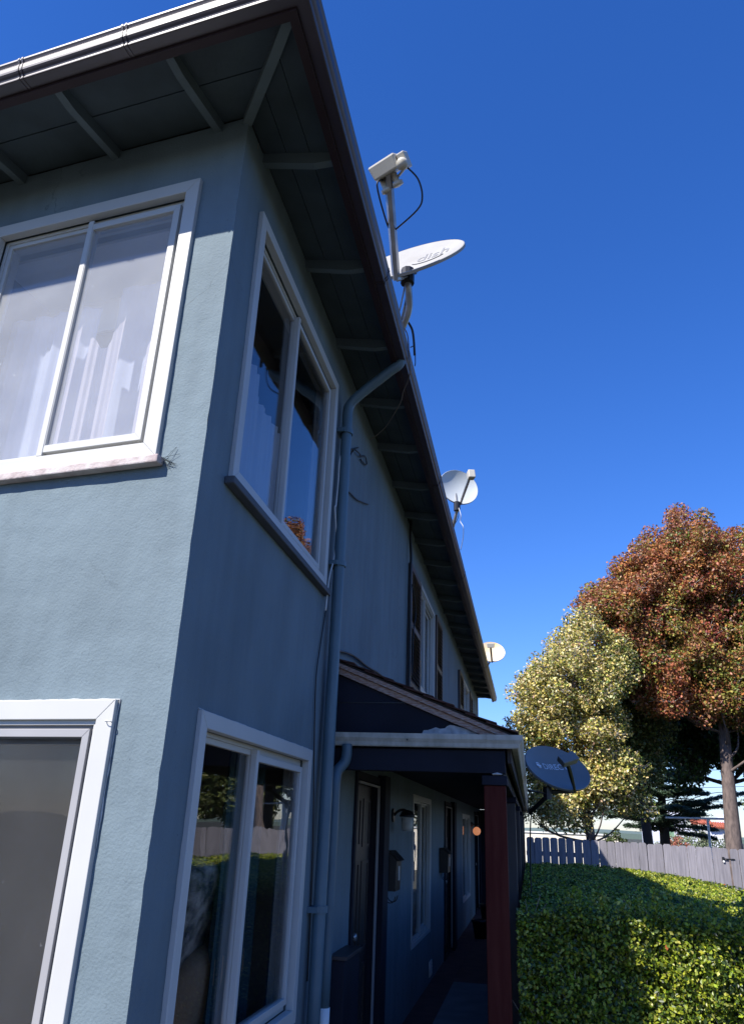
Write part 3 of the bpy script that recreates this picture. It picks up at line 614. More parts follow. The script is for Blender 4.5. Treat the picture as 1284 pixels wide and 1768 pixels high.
# pots along the porch
def pot(x, y, s, label, plant=True):
    t = thing('plant_pot', label, 'plant pot', (x,y,0), 'dark pots on the porch')
    k = MB(); lathe(k, (x,y,0), [(0,.0),(.10*s,.0),(.14*s,.24*s),(.155*s,.24*s),(.155*s,.28*s),(.13*s,.28*s),(.125*s,.25*s),(0,.25*s)]); obj('pot', k, MT['black'], t, smooth=True)
    return t
pot(.35, 12.2, 1.0, 'dark plant pot on the porch floor under the far window'); pot(.33, 14.9, 1.1, 'dark plant pot on the porch floor below the lit lamp')

k = MB(); c0 = FM(-.175,.02,3.075)
for q in range(16):
    a_ = random.uniform(-1.1,1.4); L_ = random.uniform(.03,.11); e_ = FM(-.175+L_*math.cos(a_)*.8, random.uniform(.001,.012), 3.075+L_*math.sin(a_)*.7-.01)
    k.tube([c0+Vector((random.uniform(-.01,.01),0,random.uniform(-.02,.01))), e_], .0007, 3)
tag(obj('cobweb', k, MT['black']), 'dusty cobweb on the wall at the end of the pinkish window sill', 'cobweb')
k = MB(); lathe(k, tuple(FM(-.226,.028,2.02)), [(.011,-.002),(.013,-.0),(.011,.002),(.009,.0),(.011,-.002)], 12); tag(obj('eye_hook', k, MT['white']), 'small white eyelet in the corner of the lower front window frame', 'hook')
# ================================================================== curtains and furniture
def curtain(name, tf, a0, a1, z0, z1, o, m, label, amp=.03, waves=6, gather=0.0, top_cut=None):
    V = []; F_ = []; nu, nz = waves*12, 14
    for j in range(nz+1):
        t = j/nz; z = z0+(z1-z0)*t
        for i in range(nu+1):
            s_ = i/nu; ph = 2*PI*waves*s_
            g_ = gather*(math.sin(PI*(1-t))**1.5) if gather else 0
            a = a0+(a1-a0)*s_*(1-abs(g_)) + (0 if gather >= 0 else (a1-a0)*abs(g_))
            zz = z
            if top_cut: zz = z0+(z1-z0)*t*top_cut(s_)
            V.append(tuple(tf(a, o+amp*math.sin(ph+.5*math.sin(3*t))*(1-.3*t)+.3*amp*math.sin(2.7*ph+2), zz)))
    for j in range(nz):
        for i in range(nu):
            b = j*(nu+1)+i; F_.append((b,b+1,b+nu+2,b+nu+1))
    me = bpy.data.meshes.new(name); me.from_pydata(V, [], F_); me.shade_smooth()
    return tag(obj(name, me, MT[m]), label, 'curtain', 'curtains behind the windows')
curtain('curtain', FM, -1.48, -.90, 2.75, 4.20, -.26, 'sheer2', 'pale lilac sheer curtain behind the left pane of the upper front window', .018, 4)
curtain('curtain', FM, -.85, -.66, 2.75, 3.98, -.17, 'sheer', 'narrow lilac curtain length beside the middle rail of the upper front window', .009, 3, top_cut=lambda s: .90+.05*math.cos(2*PI*s)+.08*s)
curtain('curtain', FM, -.50, -.22, 2.75, 4.10, -.17, 'sheer', 'lilac curtain drawn aside at the right edge of the upper front window', .010, 3, top_cut=lambda s: .78+.22*s**.7)
curtain('curtain', FM, -1.06, -.95, 2.75, 4.05, -.20, 'sheer', 'slim fold of lilac curtain left of the middle rail of the upper front window', .007, 2, top_cut=lambda s: .82+.18*s**.7)
curtain('curtain', FM, -.86, -.20, 2.75, 4.36, -.34, 'sheer2', 'bluish backing curtain filling the right pane of the upper front window', .012, 3)
k = MB(); k.box(FM, -1.55, -.15, -.55, -.15, 4.50, 4.52); k.box(FM, -1.55, -.15, -.56, -.545, 4.28, 4.5); tag(obj('window_valance', k, MT['blind']), 'pale valance box at the head of the upper front window', 'valance')
curtain('curtain', SM, .36, 1.06, 2.75, 4.15, -.22, 'sheerb', 'pale blue curtain behind the near pane of the upper side window', .02, 6)
curtain('curtain', SM, 1.10, 1.85, 2.75, 4.05, -.26, 'sheerb', 'pale blue curtain behind the far pane of the upper side window', .02, 6)
curtain('curtain', SM, .30, .62, .35, 2.1, -.22, 'curtd', 'dark teal curtain drawn to the left inside the lower side window', .035, 4, gather=.45)
curtain('curtain', SM, 1.25, 1.85, .35, 2.1, -.24, 'curtd', 'dark teal curtain hanging behind the far pane of the lower side window', .03, 6)
curtain('curtain', SM, 7.0, 7.75, 3.2, 4.5, -.2, 'blind', 'white blind in the far half of the shuttered upper window', .012, 8)
curtain('curtain', SM, 13.1, 14.7, 3.2, 4.5, -.2, 'sheerb', 'pale curtain in the far upper window', .02, 8)
t = thing('armchair', 'tan upholstered armchair just inside the lower side window', 'armchair', (-.75,1.55,.06))
def cush(name, c, s, m, rot=0, par=t):
    V=[];F_=[];n=10
    me = bpy.data.meshes.new(name); bm = bmesh.new(); bmesh.ops.create_cube(bm, size=1)
    bmesh.ops.subdivide_edges(bm, edges=bm.edges, cuts=5, use_grid_fill=True)
    for v in bm.verts:
        p = v.co*2; l4 = (abs(p.x)**5+abs(p.y)**5+abs(p.z)**5)**.2
        if l4 > 0: p = p/l4*1.0
        q = Vector((p.x*s[0]/2, p.y*s[1]/2, p.z*s[2]/2)); q.rotate(Quaternion((0,1,0), rot)); v.co = q+Vector(c)
    bm.to_mesh(me); bm.free(); me.shade_smooth(); return obj(name, me, MT[m], par)
cush('seat', (-.75,1.55,.42), (.75,.75,.26), 'tan'); cush('backrest', (-.38,1.55,.78), (.24,.8,.75), 'tan', .12)
cush('arm', (-.72,1.12,.60), (.78,.2,.34), 'tan'); cush('arm', (-.72,1.98,.60), (.78,.2,.34), 'tan'); cush('base', (-.75,1.55,.21), (.8,.85,.26), 'tan')
tag(cush('cushion', (-.36,1.30,1.28), (.15,.45,.5), 'floral', .25, None), 'floral patterned cushion leaning on the tan armchair', 'cushion')

# ================================================================== satellite dishes
def dish(label, C, az, el, rot, a, b, m, base, mast, feed, lnbdir, lnb='lnb', armm='galv', armr=.014, mastr=.019, depth=.07, lnbs=(.10,.06,.05), multi=False, logo=None, mm='galv', cap=None):
    C = Vector(C); az = math.radians(az); el = math.radians(el); rot = math.radians(rot)
    N = Vector((math.cos(el)*math.cos(az), math.cos(el)*math.sin(az), math.sin(el)))
    H0 = Vector((0,0,1)).cross(N).normalized(); U0 = N.cross(H0)
    H = H0*math.cos(rot)+U0*math.sin(rot); U = -H0*math.sin(rot)+U0*math.cos(rot)
    t = thing('satellite_dish', label, 'satellite dish', base, 'satellite dishes on the roof edge and porch')
    def P(x, y, n): return C + H*x + U*y + N*n
    V=[];F_=[]; nr, na = 10, 56
    for side in (0,1):
        for i in range(nr+1):
            rr = i/nr
            for j in range(na):
                an = 2*PI*j/na; V.append(tuple(P(a*rr*math.cos(an), b*rr*math.sin(an), depth*(rr*rr-1) - (.006 if side else 0))))
    K = (nr+1)*na
    for side in (0,1):
        for i in range(nr):
            for j in range(na):
                q = (side*K+i*na+j, side*K+i*na+(j+1)%na, side*K+(i+1)*na+(j+1)%na, side*K+(i+1)*na+j); F_.append(q if side == 0 else q[::-1])
    me = bpy.data.meshes.new('reflector'); me.from_pydata(V,[],F_); me.shade_smooth(); R_ = obj('reflector', me, MT[m], t)
    k = MB(); rim = [P(a*math.cos(2*PI*j/na), b*math.sin(2*PI*j/na), -.004) for j in range(na+1)]
    kk = len(k.v)
    for j in range(na):
        c_, s_ = math.cos(2*PI*j/na), math.sin(2*PI*j/na)
        for (sc_, n_) in ((1.0,.001),(1.012,-.002),(1.015,-.022),(1.0,-.024)): k.v.append(tuple(P(a*sc_*c_, b*sc_*s_, n_)))
    for j in range(na):
        j2 = (j+1)%na
        for q in range(3): k.f.append((j*4+q, j2*4+q, j2*4+q+1, j*4+q+1))
    obj('rim', k, MT[m], R_)
    # back bracket
    k = MB(); k.prism([P(-.06,-.05,-depth-.012), P(.06,-.05,-depth-.012), P(.06,.10,-depth-.012), P(-.06,.10,-depth-.012)], [P(-.045,-.04,-depth-.06), P(.045,-.04,-depth-.06), P(.045,.07,-depth-.06), P(-.045,.07,-depth-.06)])
    k.tube([P(0,.02,-depth-.05), Vector(mast[0])], .022, 8); obj('back_bracket', k, MT['black' if mm=='black' else 'galv'], t)
    k = MB(); k.tube(smooth_path(mast, 5), mastr, 12); obj('mast', k, MT[mm], t, smooth=True)
    k = MB(); cpt = Vector(mast[0]); k.tube([cpt+Vector((0,0,-.07)), cpt+Vector((0,0,.05))], mastr*1.9, 10); k.tube([cpt+Vector((-.03,0,.0)), cpt+Vector((.045,0,0))], .008, 6); k.tube([cpt+Vector((.04,0,-.05)), cpt+Vector((.04,0,.05))], .005, 6); obj('clamp', k, MT['black'], t)
    bx = Vector(base); k = MB(); k.box(ID, bx.x-.07, bx.x+.05, bx.y-.08, bx.y+.08, bx.z-.012, bx.z-.002) if mast[-1][2] > 4 else k.box(ID, bx.x-.012, bx.x-.004, bx.y-.06, bx.y+.06, bx.z-.10, bx.z+.10); obj('foot_plate', k, MT[mm], t)
    Fd = Vector(feed); A0 = P(0,-b*.98,-.03); k = MB(); k.tube([cpt, A0, A0.lerp(Fd,.5), Fd], armr, 6); obj('feed_arm', k, MT[armm], t)
    D = Vector(lnbdir).normalized(); X_ = H.copy(); X_ = (X_-D*X_.dot(D)).normalized(); Y_ = D.cross(X_)
    def bxo(nm, c, s_, mt, par, ext=0):
        k = MB(); vs = []
        for zz in (-1,1):
            for (xx,yy) in ((-1,-1),(1,-1),(1,1),(-1,1)): vs.append(Vector(c)+X_*s_[0]*xx*(1-.12*(zz<0))+Y_*s_[1]*yy+D*s_[2]*zz)
        k.hexa(vs); return obj(nm, k, MT[mt], par, bevel=min(s_)*.25)
    hd = bxo('feed_head', Fd+D*lnbs[2]*.6, lnbs, lnb, t)
    if multi:
        bxo('feed_head', Fd - X_*.135*-1 + D*.01, (.030,.040,.052), 'lnb', t)
        k = MB(); k.tube([Fd-D*.05, Fd+X_*.06-D*.055, Fd+X_*.13-D*.03], .009, 8); obj('side_arm', k, MT['galv'], t)
        for sx in (-.06,.03):
            k = MB(); kk_ = Fd+X_*sx-D*.05-N*.0; k.tube([kk_+D*.04, kk_-D*.03, kk_-D*.035, kk_-D*.06, kk_-D*.065], [.022,.022,.038,.038,.02], 14); obj('feed_horn', k, MT['lnb'], t, smooth=True)
        k = MB(); kk_ = Fd+X_*.135-D*.0-U*.03; k.tube([kk_, kk_-U*.03, kk_-U*.06], [.03,.042,.036], 14); obj('feed_horn', k, MT['lnb'], t, smooth=True)
        for off, rr in ((-.02,.006),(.012,.006),(.024,.005)):
            k = MB(); k.tube(smooth_path([Fd+X_*off-D*.02, Fd.lerp(A0,.3)+X_*off*.8+N*.012, Fd.lerp(A0,.7)+X_*off*.5+N*.014, A0+X_*off*.4, cpt+Vector((0,0,-.05))+X_*off, Vector(base)+Vector((off,-.03,.01))],5), rr, 6); obj('coax_cable', k, MT['galv'], t, smooth=True)
        k = MB(); k.tube(smooth_path([Fd-X_*.045-D*.03, Fd-X_*.07-D*.03-U*.10, Fd.lerp(A0,.45)-X_*.035-U*.01, Fd.lerp(A0,.55)],6), .006, 6); obj('coax_cable', k, MT['cable'], t, smooth=True)
        k = MB(); k.tube(smooth_path([Fd+X_*.135-D*.04, Fd+X_*.17-D*.14, Fd+X_*.15-D*.25, Fd+X_*.08-D*.31, Fd.lerp(A0,.55)],6), .006, 6); obj('coax_cable', k, MT['cable'], t, smooth=True)
    if logo:
        txt, size, x, y, lm, rz = logo
        for (s_, px, py, sz_) in txt:
            me = text_mesh(s_, sz_, .0006); me.materials.append(MT[lm])
            for v in me.vertices:
                lx, ly = px+v.co.x, py+v.co.y
                lx, ly = lx*math.cos(rz)-ly*math.sin(rz), lx*math.sin(rz)+ly*math.cos(rz)
                rr2 = (lx/a)**2+(ly/b)**2
                v.co = P(lx, ly, depth*(rr2-1)+.002+v.co.z)
            obj('lettering', me, MT[lm], R_)
    return t, P, R_
t, P, R_ = dish('large white dish with triple feed head on the eave above the corner windows', (.52,1.86,5.60), -103.5, 34, -3, .43,.345, 'dishw',
     (.43,2.02,5.05), [(.53,1.80,5.40),(.535,1.82,5.30),(.53,1.90,5.19),(.48,1.98,5.11),(.43,2.02,5.045)], (.475,1.22,5.80), (-.35,-.55,.75), armr=.030, mastr=.026, lnbs=(.105,.062,.05), depth=.05, multi=True,
     logo=([('dish', .03, .045, .17)], 0, 0, 0, 'logog', .0))
# orbit marks round the lettering
k = MB()
pts = [P(.14+.13*math.cos(q), .03+.05*math.sin(q), .05*(((.14+.13*math.cos(q))/.43)**2+((.03+.05*math.sin(q))/.345)**2-1)+.003) for q in np.linspace(3.4,6.0,14)]
k.tube(pts, .005, 4); obj('printed_arc', k, MT['logog'], R_)
cabl('cable', [(.52,1.86,5.25),(.49,1.95,5.17),(.535,2.05,5.10),(.545,2.12,4.93)], .009, 'cable', 'thick black cable hanging below the large roof dish mast')
cabl('cable', [(.50,2.20,5.06),(.52,2.26,5.10),(.515,2.36,5.04),(.50,2.44,5.05)], .004, 'cable', 'small loop of black cable on the gutter edge near the downspout outlet')
dish('round white dish with single feed halfway along the eave', (.50,6.55,5.86), -61.5, 6, 4, .27,.25, 'dishb',
     (.36,6.75,5.06), [(.475,6.50,5.57),(.47,6.53,5.50),(.43,6.60,5.38),(.39,6.68,5.25),(.37,6.73,5.06)], (.685,6.02,5.76), (.35,-.85,.1), armr=.018, mastr=.021, lnbs=(.045,.055,.045))
cabl('cable', [(.48,6.5,5.60),(.53,6.45,5.42),(.52,6.5,5.35),(.56,6.45,5.25),(.545,6.6,5.16),(.50,6.75,5.05)], .004, 'wcable', 'thin white cable looping below the round dish on the eave')
cabl('cable', [(.47,6.5,5.58),(.50,6.5,5.45),(.44,6.6,5.36),(.41,6.6,5.42)], .004, 'cable', 'thin black cable looped at the foot of the round dish')
dish('cream dish coloured orange as if backlit at the far end of the eave', (.55,14.4,5.37), -80, 20, 0, .30,.25, 'dishc',
     (.40,14.55,5.06), [(.52,14.5,5.25),(.50,14.52,5.16),(.42,14.55,5.06)], (.55,14.05,5.40), (0,-.3,1), armr=.022, mastr=.022, lnbs=(.085,.04,.05), armm='dbrown')
dish('blue grey dish with DIRECTV lettering on the porch gutter', (1.555,5.88,2.332), -48.3, 42.3, 9.2, .42,.30, 'dishg',
     (1.245,5.85,1.90), [(1.43,5.70,2.08),(1.42,5.70,2.04),(1.37,5.74,1.99),(1.29,5.82,1.92),(1.24,5.86,1.885)], (1.62,5.28,2.345), (.25,-.6,.55), lnb='dishg', armr=.022, mastr=.022, lnbs=(.10,.05,.035), mm='black', armm='black',
     logo=([('DIRECTV', -.13, .03, .10)], 0, 0, 0, 'logow', -.12))
k = MB(); d_ = bpy.data.objects['satellite_dish.003']
az,el,rot = (math.radians(q) for q in (-48.3,42.3,9.2)); N_ = Vector((math.cos(el)*math.cos(az), math.cos(el)*math.sin(az), math.sin(el))); H0 = Vector((0,0,1)).cross(N_).normalized(); U0 = N_.cross(H0); H_ = H0*math.cos(rot)+U0*math.sin(rot); U_ = -H0*math.sin(rot)+U0*math.cos(rot)
cc = Vector((1.555,5.88,2.332))
def P4(x,y,n): return cc+H_*x+U_*y+N_*(n+.07*((x/.42)**2+(y/.30)**2-1))
ctr = (-.19,.085)
for (t0,t1,rr0) in ((0,2*PI,.038),):
    pts = [P4(ctr[0]+.036*math.cos(q), ctr[1]+.036*math.sin(q), .003) for q in np.linspace(0,2*PI,20,endpoint=False)]
    pts2 = [p+N_*.002 for p in pts]; k.prism(pts, pts2)
obj('globe_logo', k, MT['logow'], d_)
for q in (-.012,.012):
    k = MB(); pts = smooth_path([P4(ctr[0]-.036, ctr[1]+q, .0065), P4(ctr[0], ctr[1]+q*1.8-.004, .0065), P4(ctr[0]+.034, ctr[1]+q-.006, .0065)], 4); k.tube(pts, .0025, 4); obj('globe_band', k, MT['dishg'], d_)
k = MB(); k.tube([(1.24,5.35,2.08),(1.42,5.68,2.06)], .008, 6); k.tube([(1.24,6.1,2.10),(1.43,5.70,2.07)], .007, 6); obj('stay_rod', k, MT['black'], d_)
cabl('cable', [(1.28,5.85,1.90),(1.255,5.84,1.80),(1.24,5.83,1.5),(1.23,5.82,.9)], .007, 'cable', 'black cable dropping from the porch gutter dish into the hedge')

# ================================================================== fence
Fn = thing('board_fence', 'weathered grey board fence with dog eared tops behind the hedge', 'fence', (3.5,15,0))
x = 1.16; i = 0
fsm = {}
while x < 14.0:
    wd = .150; tp = 1.605 - .017*(x-1.3) + random.uniform(-.012,.012); yy = 15.0 + random.uniform(-.004,.004) - max(0,(x-8))*0
    k = MB(); lean = random.uniform(-.006,.006); q = .028
    pr0 = [(x,-.05),(x+wd,-.05),(x+wd+lean,tp-q),(x+wd-q+lean,tp),(x+q+lean,tp),(x+lean,tp-q)]
    k.prism([Vector((a_,yy,b_)) for a_,b_ in pr0], [Vector((a_,yy+.018,b_)) for a_,b_ in pr0])
    obj('plank', k, MT['fence'], Fn)
    gap = .004 + (random.random() < .22)*random.uniform(.006,.014) + (x < 2.4)*.006
    if abs(x-4.95) < .085: gap = .03
    x += wd+gap; i += 1
for z in (.35, 1.25):
    k = MB(); k.box(ID, 1.15, 5.0, 15.024, 15.06, z, z+.085); obj('rail', k, MT['fence'], Fn)
    k = MB(); k.box(ID, 5.12, 14, 15.024, 15.06, z, z+.085); obj('rail', k, MT['fence'], Fn)
for xx in (1.3, 3.6, 5.9, 8.3, 10.7):
    k = MB(); k.box(ID, xx, xx+.09, 15.062, 15.15, -.05, 1.5); obj('post', k, MT['fence'], Fn)
k = MB(); k.box(ID, 4.955,5.0,14.985,14.994,1.30,1.38); k.box(ID, 5.03,5.19,14.985,14.993,1.33,1.355); k.tube([(4.975,14.975,1.345),(5.08,14.975,1.345)], .010, 8)
obj('gate_latch', k, MT['black'], Fn)
k = MB(); k.tube([(4.978,14.984,1.30),(4.978,14.972,1.30)], .020, 10); obj('latch_ring', k, MT['white'], Fn)

# ================================================================== foliage
def leaves(name, pos, nrm, size, colr, m, parent=None, aspect=.55, kind=None, fold=.18):
    n = len(pos); nrm = nrm/np.maximum(np.linalg.norm(nrm,axis=1,keepdims=True),1e-6)
    rv = RNG.normal(size=(n,3)); t = np.cross(nrm, rv); t /= np.maximum(np.linalg.norm(t,axis=1,keepdims=True),1e-6); b = np.cross(nrm, t)
    s_ = size[:,None] if np.ndim(size) else np.full((n,1), size)
    V = np.empty((n,4,3)); V[:,0] = pos - t*s_*.5; V[:,1] = pos + b*s_*aspect*.5 + nrm*s_*fold*.5; V[:,2] = pos + t*s_*.5; V[:,3] = pos - b*s_*aspect*.5 + nrm*s_*fold*.5
    me = bpy.data.meshes.new(name); me.vertices.add(n*4); me.vertices.foreach_set('co', V.reshape(-1).astype(np.float32))
    li = np.empty((n,2,3), np.int32); base = np.arange(n)[:,None]*4
    li[:,0] = base + np.array([0,1,2]); li[:,1] = base + np.array([0,2,3])
    me.loops.add(n*6); me.loops.foreach_set('vertex_index', li.reshape(-1))
    me.polygons.add(n*2); me.polygons.foreach_set('loop_start', np.arange(n*2, dtype=np.int32)*3)
    try: me.polygons.foreach_set('loop_total', np.full(n*2, 3, np.int32))
    except Exception: pass
    me.update(); me.validate()
    at = me.attributes.new('leaf_color', 'FLOAT_COLOR', 'POINT'); c4 = np.ones((n,4,4), np.float32); c4[:,:,:3] = colr[:,None,:]
    at.data.foreach_set('color', c4.reshape(-1))
    o = obj(name, me, MT[m], parent, kind=kind); return o
def mixc(pal, wts, n, jit=.18):
    pal = np.array(pal); idx = RNG.choice(len(pal), size=n, p=np.array(wts)/sum(wts)); c = pal[idx]*(1+RNG.normal(0,jit,(n,1))); return np.clip(c*(1+RNG.normal(0,.06,(n,3))), .004, .95)
# hedge outline
HR = [(2.5,4.7),(4.5,4.35),(8.2,3.74),(9.5,3.58),(11.1,3.38),(12.3,3.0),(13.5,2.5),(13.7,2.0)]
def hr(y): return np.interp(y, [q[0] for q in HR], [q[1] for q in HR])
def hh(x, y):
    base = np.interp(y, [2.5,2.95,3.2,3.7,4.15,14], [1.265,1.27,1.02,.92,1.15,1.15])
    return base + .018*np.sin(x*5.1+y*2.2) + .014*np.sin(x*11+1.7*y) + .012*np.sin(y*7.3-x*3)
HG = thing('hedge', 'long clipped green hedge with a shaded left side between the porch and the fence', 'hedge', (3,8,-.05))
V=[];F_=[]; ys = np.linspace(2.80,13.6,90); ns = 24
for y in ys:
    for i in range(ns+1):
        x = 1.22+(hr(y)-.1-1.22)*i/ns; V.append((x,y,float(hh(x,y))-.075+random.uniform(-.015,.01)))
for j in range(len(ys)-1):
    for i in range(ns): b=j*(ns+1)+i; F_.append((b,b+1,b+ns+2,b+ns+1))
nb = len(V)
for i in range(ns): # front face
    k0 = len(V); V += [(V[i][0],2.80,-.05),(V[i+1][0],2.80,-.05)]; F_.append((i,k0,k0+1,i+1))
for j in range(len(ys)-1):
    for c_ in (0,ns):
        p,q = V[j*(ns+1)+c_], V[(j+1)*(ns+1)+c_]; k0=len(V); V += [(p[0],p[1],-.05),(q[0],q[1],-.05)]; F_.append((j*(ns+1)+c_,(j+1)*(ns+1)+c_,k0+1,k0))
me = bpy.data.meshes.new('core'); me.from_pydata(V,[],F_); obj('light_blocking_core', me, MT['hcore'], HG)  # solid dark core added inside the hedge to block light
hp = [(.08,.13,.010),(.17,.22,.016),(.30,.34,.025),(.035,.06,.007),(.42,.43,.08)]
def hedge_leaves():
    P_=[];N_=[];S_=[];C_=[]
    def put(x,y,z,n,s,wt):
        P_.append(np.stack([x,y,z],1)); N_.append(n); S_.append(s); C_.append(mixc(hp, wt, len(x)))
    # front face near
    n=60000; x=RNG.uniform(1.15,4.7,n); z=RNG.uniform(.35,1.0,n)**.8*1.27; d=RNG.beta(1.1,1.2,n)*.20; lump=.05*np.sin(x*9+z*4)*np.sin(z*8-x*3)+.035*np.sin(x*23+z*15)*np.sin(x*7-z*19)
    y=2.56+d+lump; put(x,y,z,np.stack([RNG.normal(0,.6,n),-1+RNG.normal(0,.6,n),.5+RNG.normal(0,.6,n)],1),(.014+.024*RNG.beta(1.5,2.2,n)),[2.4,2.6,3,3,1.2])
    # near top
    n=40000; x=RNG.uniform(1.15,4.6,n); y=RNG.uniform(2.56,4.3,n); z=hh(x,y)-RNG.beta(1.4,2.5,n)*.10+.012*RNG.normal(size=n)
    put(x,y,z,np.stack([RNG.normal(0,.6,n),-.3+RNG.normal(0,.6,n),1+RNG.normal(0,.5,n)],1),RNG.uniform(.018,.034,n),[2.2,2.8,3,2.4,1.3])
    # far top
    n=110000; y=4.2+(13.6-4.2)*RNG.uniform(0,1,n)**1.25; x=1.15+(hr(y)-1.15)*RNG.uniform(0,1,n); z=hh(x,y)-RNG.beta(1.3,3,n)*.09+.014*RNG.normal(size=n)
    put(x,y,z,np.stack([RNG.normal(0,.55,n),-.3+RNG.normal(0,.55,n),1+RNG.normal(0,.4,n)],1),RNG.uniform(.024,.044,n),[1.8,3,3.4,1.4,1.8])
    # right and left sides
    n=26000; y=RNG.uniform(2.6,13.6,n); z=RNG.uniform(.5,1.18,n); x=hr(y)-RNG.beta(1.4,2,n)*.1
    put(x,y,z,np.stack([1+RNG.normal(0,.6,n),RNG.normal(0,.6,n),.4+RNG.normal(0,.6,n)],1),RNG.uniform(.025,.045,n),[3,3,2,2,.5])
    n=14000; y=RNG.uniform(2.6,10,n); z=RNG.uniform(.0,1.18,n); x=1.15+RNG.beta(1.4,2,n)*.08
    put(x,y,z,np.stack([-1+RNG.normal(0,.6,n),RNG.normal(0,.6,n),.4+RNG.normal(0,.6,n)],1),RNG.uniform(.02,.034,n),[3,3,1,3,.2])
    # shoots
    for q in range(620):
        near = q < 420
        x0=RNG.uniform(1.4,4.5); y0=2.57+abs(RNG.normal(0,.3)) if near else RNG.uniform(3.6,12); 
        if x0 > hr(y0)-.1: continue
        h=(RNG.uniform(.03,.15) if near else RNG.uniform(.02,.07))*(1.5 if 1.80 < x0 < 2.25 and near and RNG.random() < .35 else 1); z0=float(hh(x0,y0))-.02; nl=int(10+h*140)
        tt=RNG.uniform(0,1,nl); lx,ly=RNG.normal(0,.03,2); x=x0+lx*tt+RNG.normal(0,.010,nl); y=y0+ly*tt+RNG.normal(0,.010,nl); z=z0+h*tt
        put(x,y,z,np.stack([RNG.normal(0,1,nl),-.5+RNG.normal(0,.8,nl),.6+RNG.normal(0,.6,nl)],1),RNG.uniform(.014,.028,nl),[1,3,4,.5,2])
    return np.concatenate(P_),np.concatenate(N_),np.concatenate(S_),np.concatenate(C_)
P_,N_,S_,C_ = hedge_leaves()
leaves('foliage', P_, N_, S_, C_, 'hleaf', HG, aspect=.62, kind='stuff')
k = MB()
for q in range(420):
    x0 = random.uniform(1.2,4.5); z0 = random.uniform(.3,1.1); a_ = random.uniform(-.6,.6); L_ = random.uniform(.12,.3)
    k.tube([(x0,2.80,z0),(x0+L_*.4*a_,2.70,z0+L_*.5),(x0+L_*a_,2.60+random.uniform(0,.05),z0+L_)], [.004,.003,.0015], 4)
obj('stems', k, MT['twig'], HG, kind='stuff')
# a couple of fallen red leaves caught on the hedge
for (x,y,z) in ((1.98,2.56,1.13),(2.62,2.56,1.14),(3.62,8.7,1.18)):
    n_=1; o = leaves('fallen_leaf', np.array([[x,y,z]]), np.array([[.2,-.8,.6]]), np.array([.038]), np.array([[.36,.10,.03]]), 'leaf')
    o['label'] = {1.98:'single orange red leaf caught on the near hedge beside the shadow edge', 2.62:'fallen reddish leaf on the sunlit near hedge at right', 3.62:'reddish leaf on top of the hedge by the fence gate'}[x]; o['category'] = 'leaf'

# ---------------------------------------------------------------- trees
def tree(name, label, cat, base, trunk, rad, clumps, leafn, leafs, pal_fn, m='leaf', bark='bark', group='trees beyond the fence', aspect=.7, limb_r=.07, cl=(.45,.8), nbias=None, flat=1.0, limbs=14, twigs=90, shell=.35, trunkcol=None):
    t = thing(name, label, cat, base, group)
    k = MB(); tp = smooth_path(trunk, 5); k.tube(tp, list(np.linspace(rad[0], rad[1], len(tp))), 14); obj('trunk', k, MT[bark], t, smooth=True)
    # clumps: list of ellipsoids (centre, radii, n)
    cen = []
    for (c, R, n) in clumps:
        c = np.array(c); R = np.array(R)
        for i in range(n):
            d = RNG.normal(size=3); d /= np.linalg.norm(d); rr = RNG.uniform(shell,1)**.6
            cen.append((c + d*R*rr, RNG.uniform(*cl), d))
    # limbs
    k = MB(); top = [p for p in tp[len(tp)//3:]]
    sel = [cen[i] for i in RNG.choice(len(cen), min(limbs,len(cen)), replace=False)]
    for (c, r_, d) in sel:
        s0 = min(top, key=lambda p: (p.z-(c[2]-1.2))**2+.2*((p.x-c[0])**2+(p.y-c[1])**2)); e = Vector(c); m1 = s0.lerp(e,.5)+Vector((random.uniform(-.2,.2),random.uniform(-.2,.2),-.25))
        pp_ = smooth_path([s0, m1, e], 4); k.tube(pp_, list(np.linspace(limb_r, limb_r*.2, len(pp_))), 7)
    obj('limb', k, MT[bark], t, smooth=True, kind='stuff')
    k = MB()
    for i in RNG.choice(len(cen), min(twigs,len(cen)), replace=False):
        c, r_, d = cen[i]; c = Vector(c)
        for q in range(3):
            dd = Vector(d)+Vector(RNG.normal(0,.5,3)); dd.normalize(); k.tube([c-dd*r_*.8, c+dd*r_*.2, c+dd*r_*.9+Vector((0,0,.05))], [.018,.012,.005], 4)
    obj('twigs', k, MT['twig'] if bark=='bark' else MT['dbark'], t, kind='stuff')
    P_=[];N_=[];S_=[];C_=[]
    for (c, r_, d) in cen:
        n = int(leafn*(r_/np.mean(cl))**2); dd = RNG.normal(size=(n,3)); dd /= np.linalg.norm(dd,axis=1,keepdims=True); rr = RNG.uniform(.15,1,n)**.55
        p = c + dd*(r_*rr)[:,None]*np.array([1,1,flat]) ; P_.append(p)
        nb_ = dd*.5 + RNG.normal(0,.6,(n,3)) + (np.array(nbias) if nbias else np.array([0,0,.3])); N_.append(nb_)
        S_.append(leafs[0]+(leafs[1]-leafs[0])*RNG.beta(1.3,2.2,n)*1.3); C_.append(pal_fn(c, n))
    leaves('crown', np.concatenate(P_), np.concatenate(N_), np.concatenate(S_), np.concatenate(C_), m, t, aspect=aspect, kind='stuff', fold=.25)
    return t
RED=(.37,.125,.06); DRED=(.24,.055,.04); ORG=(.46,.20,.06); BRN=(.34,.17,.09); OLV=(.24,.20,.04); GRN=(.12,.16,.03); YG=(.33,.32,.07)
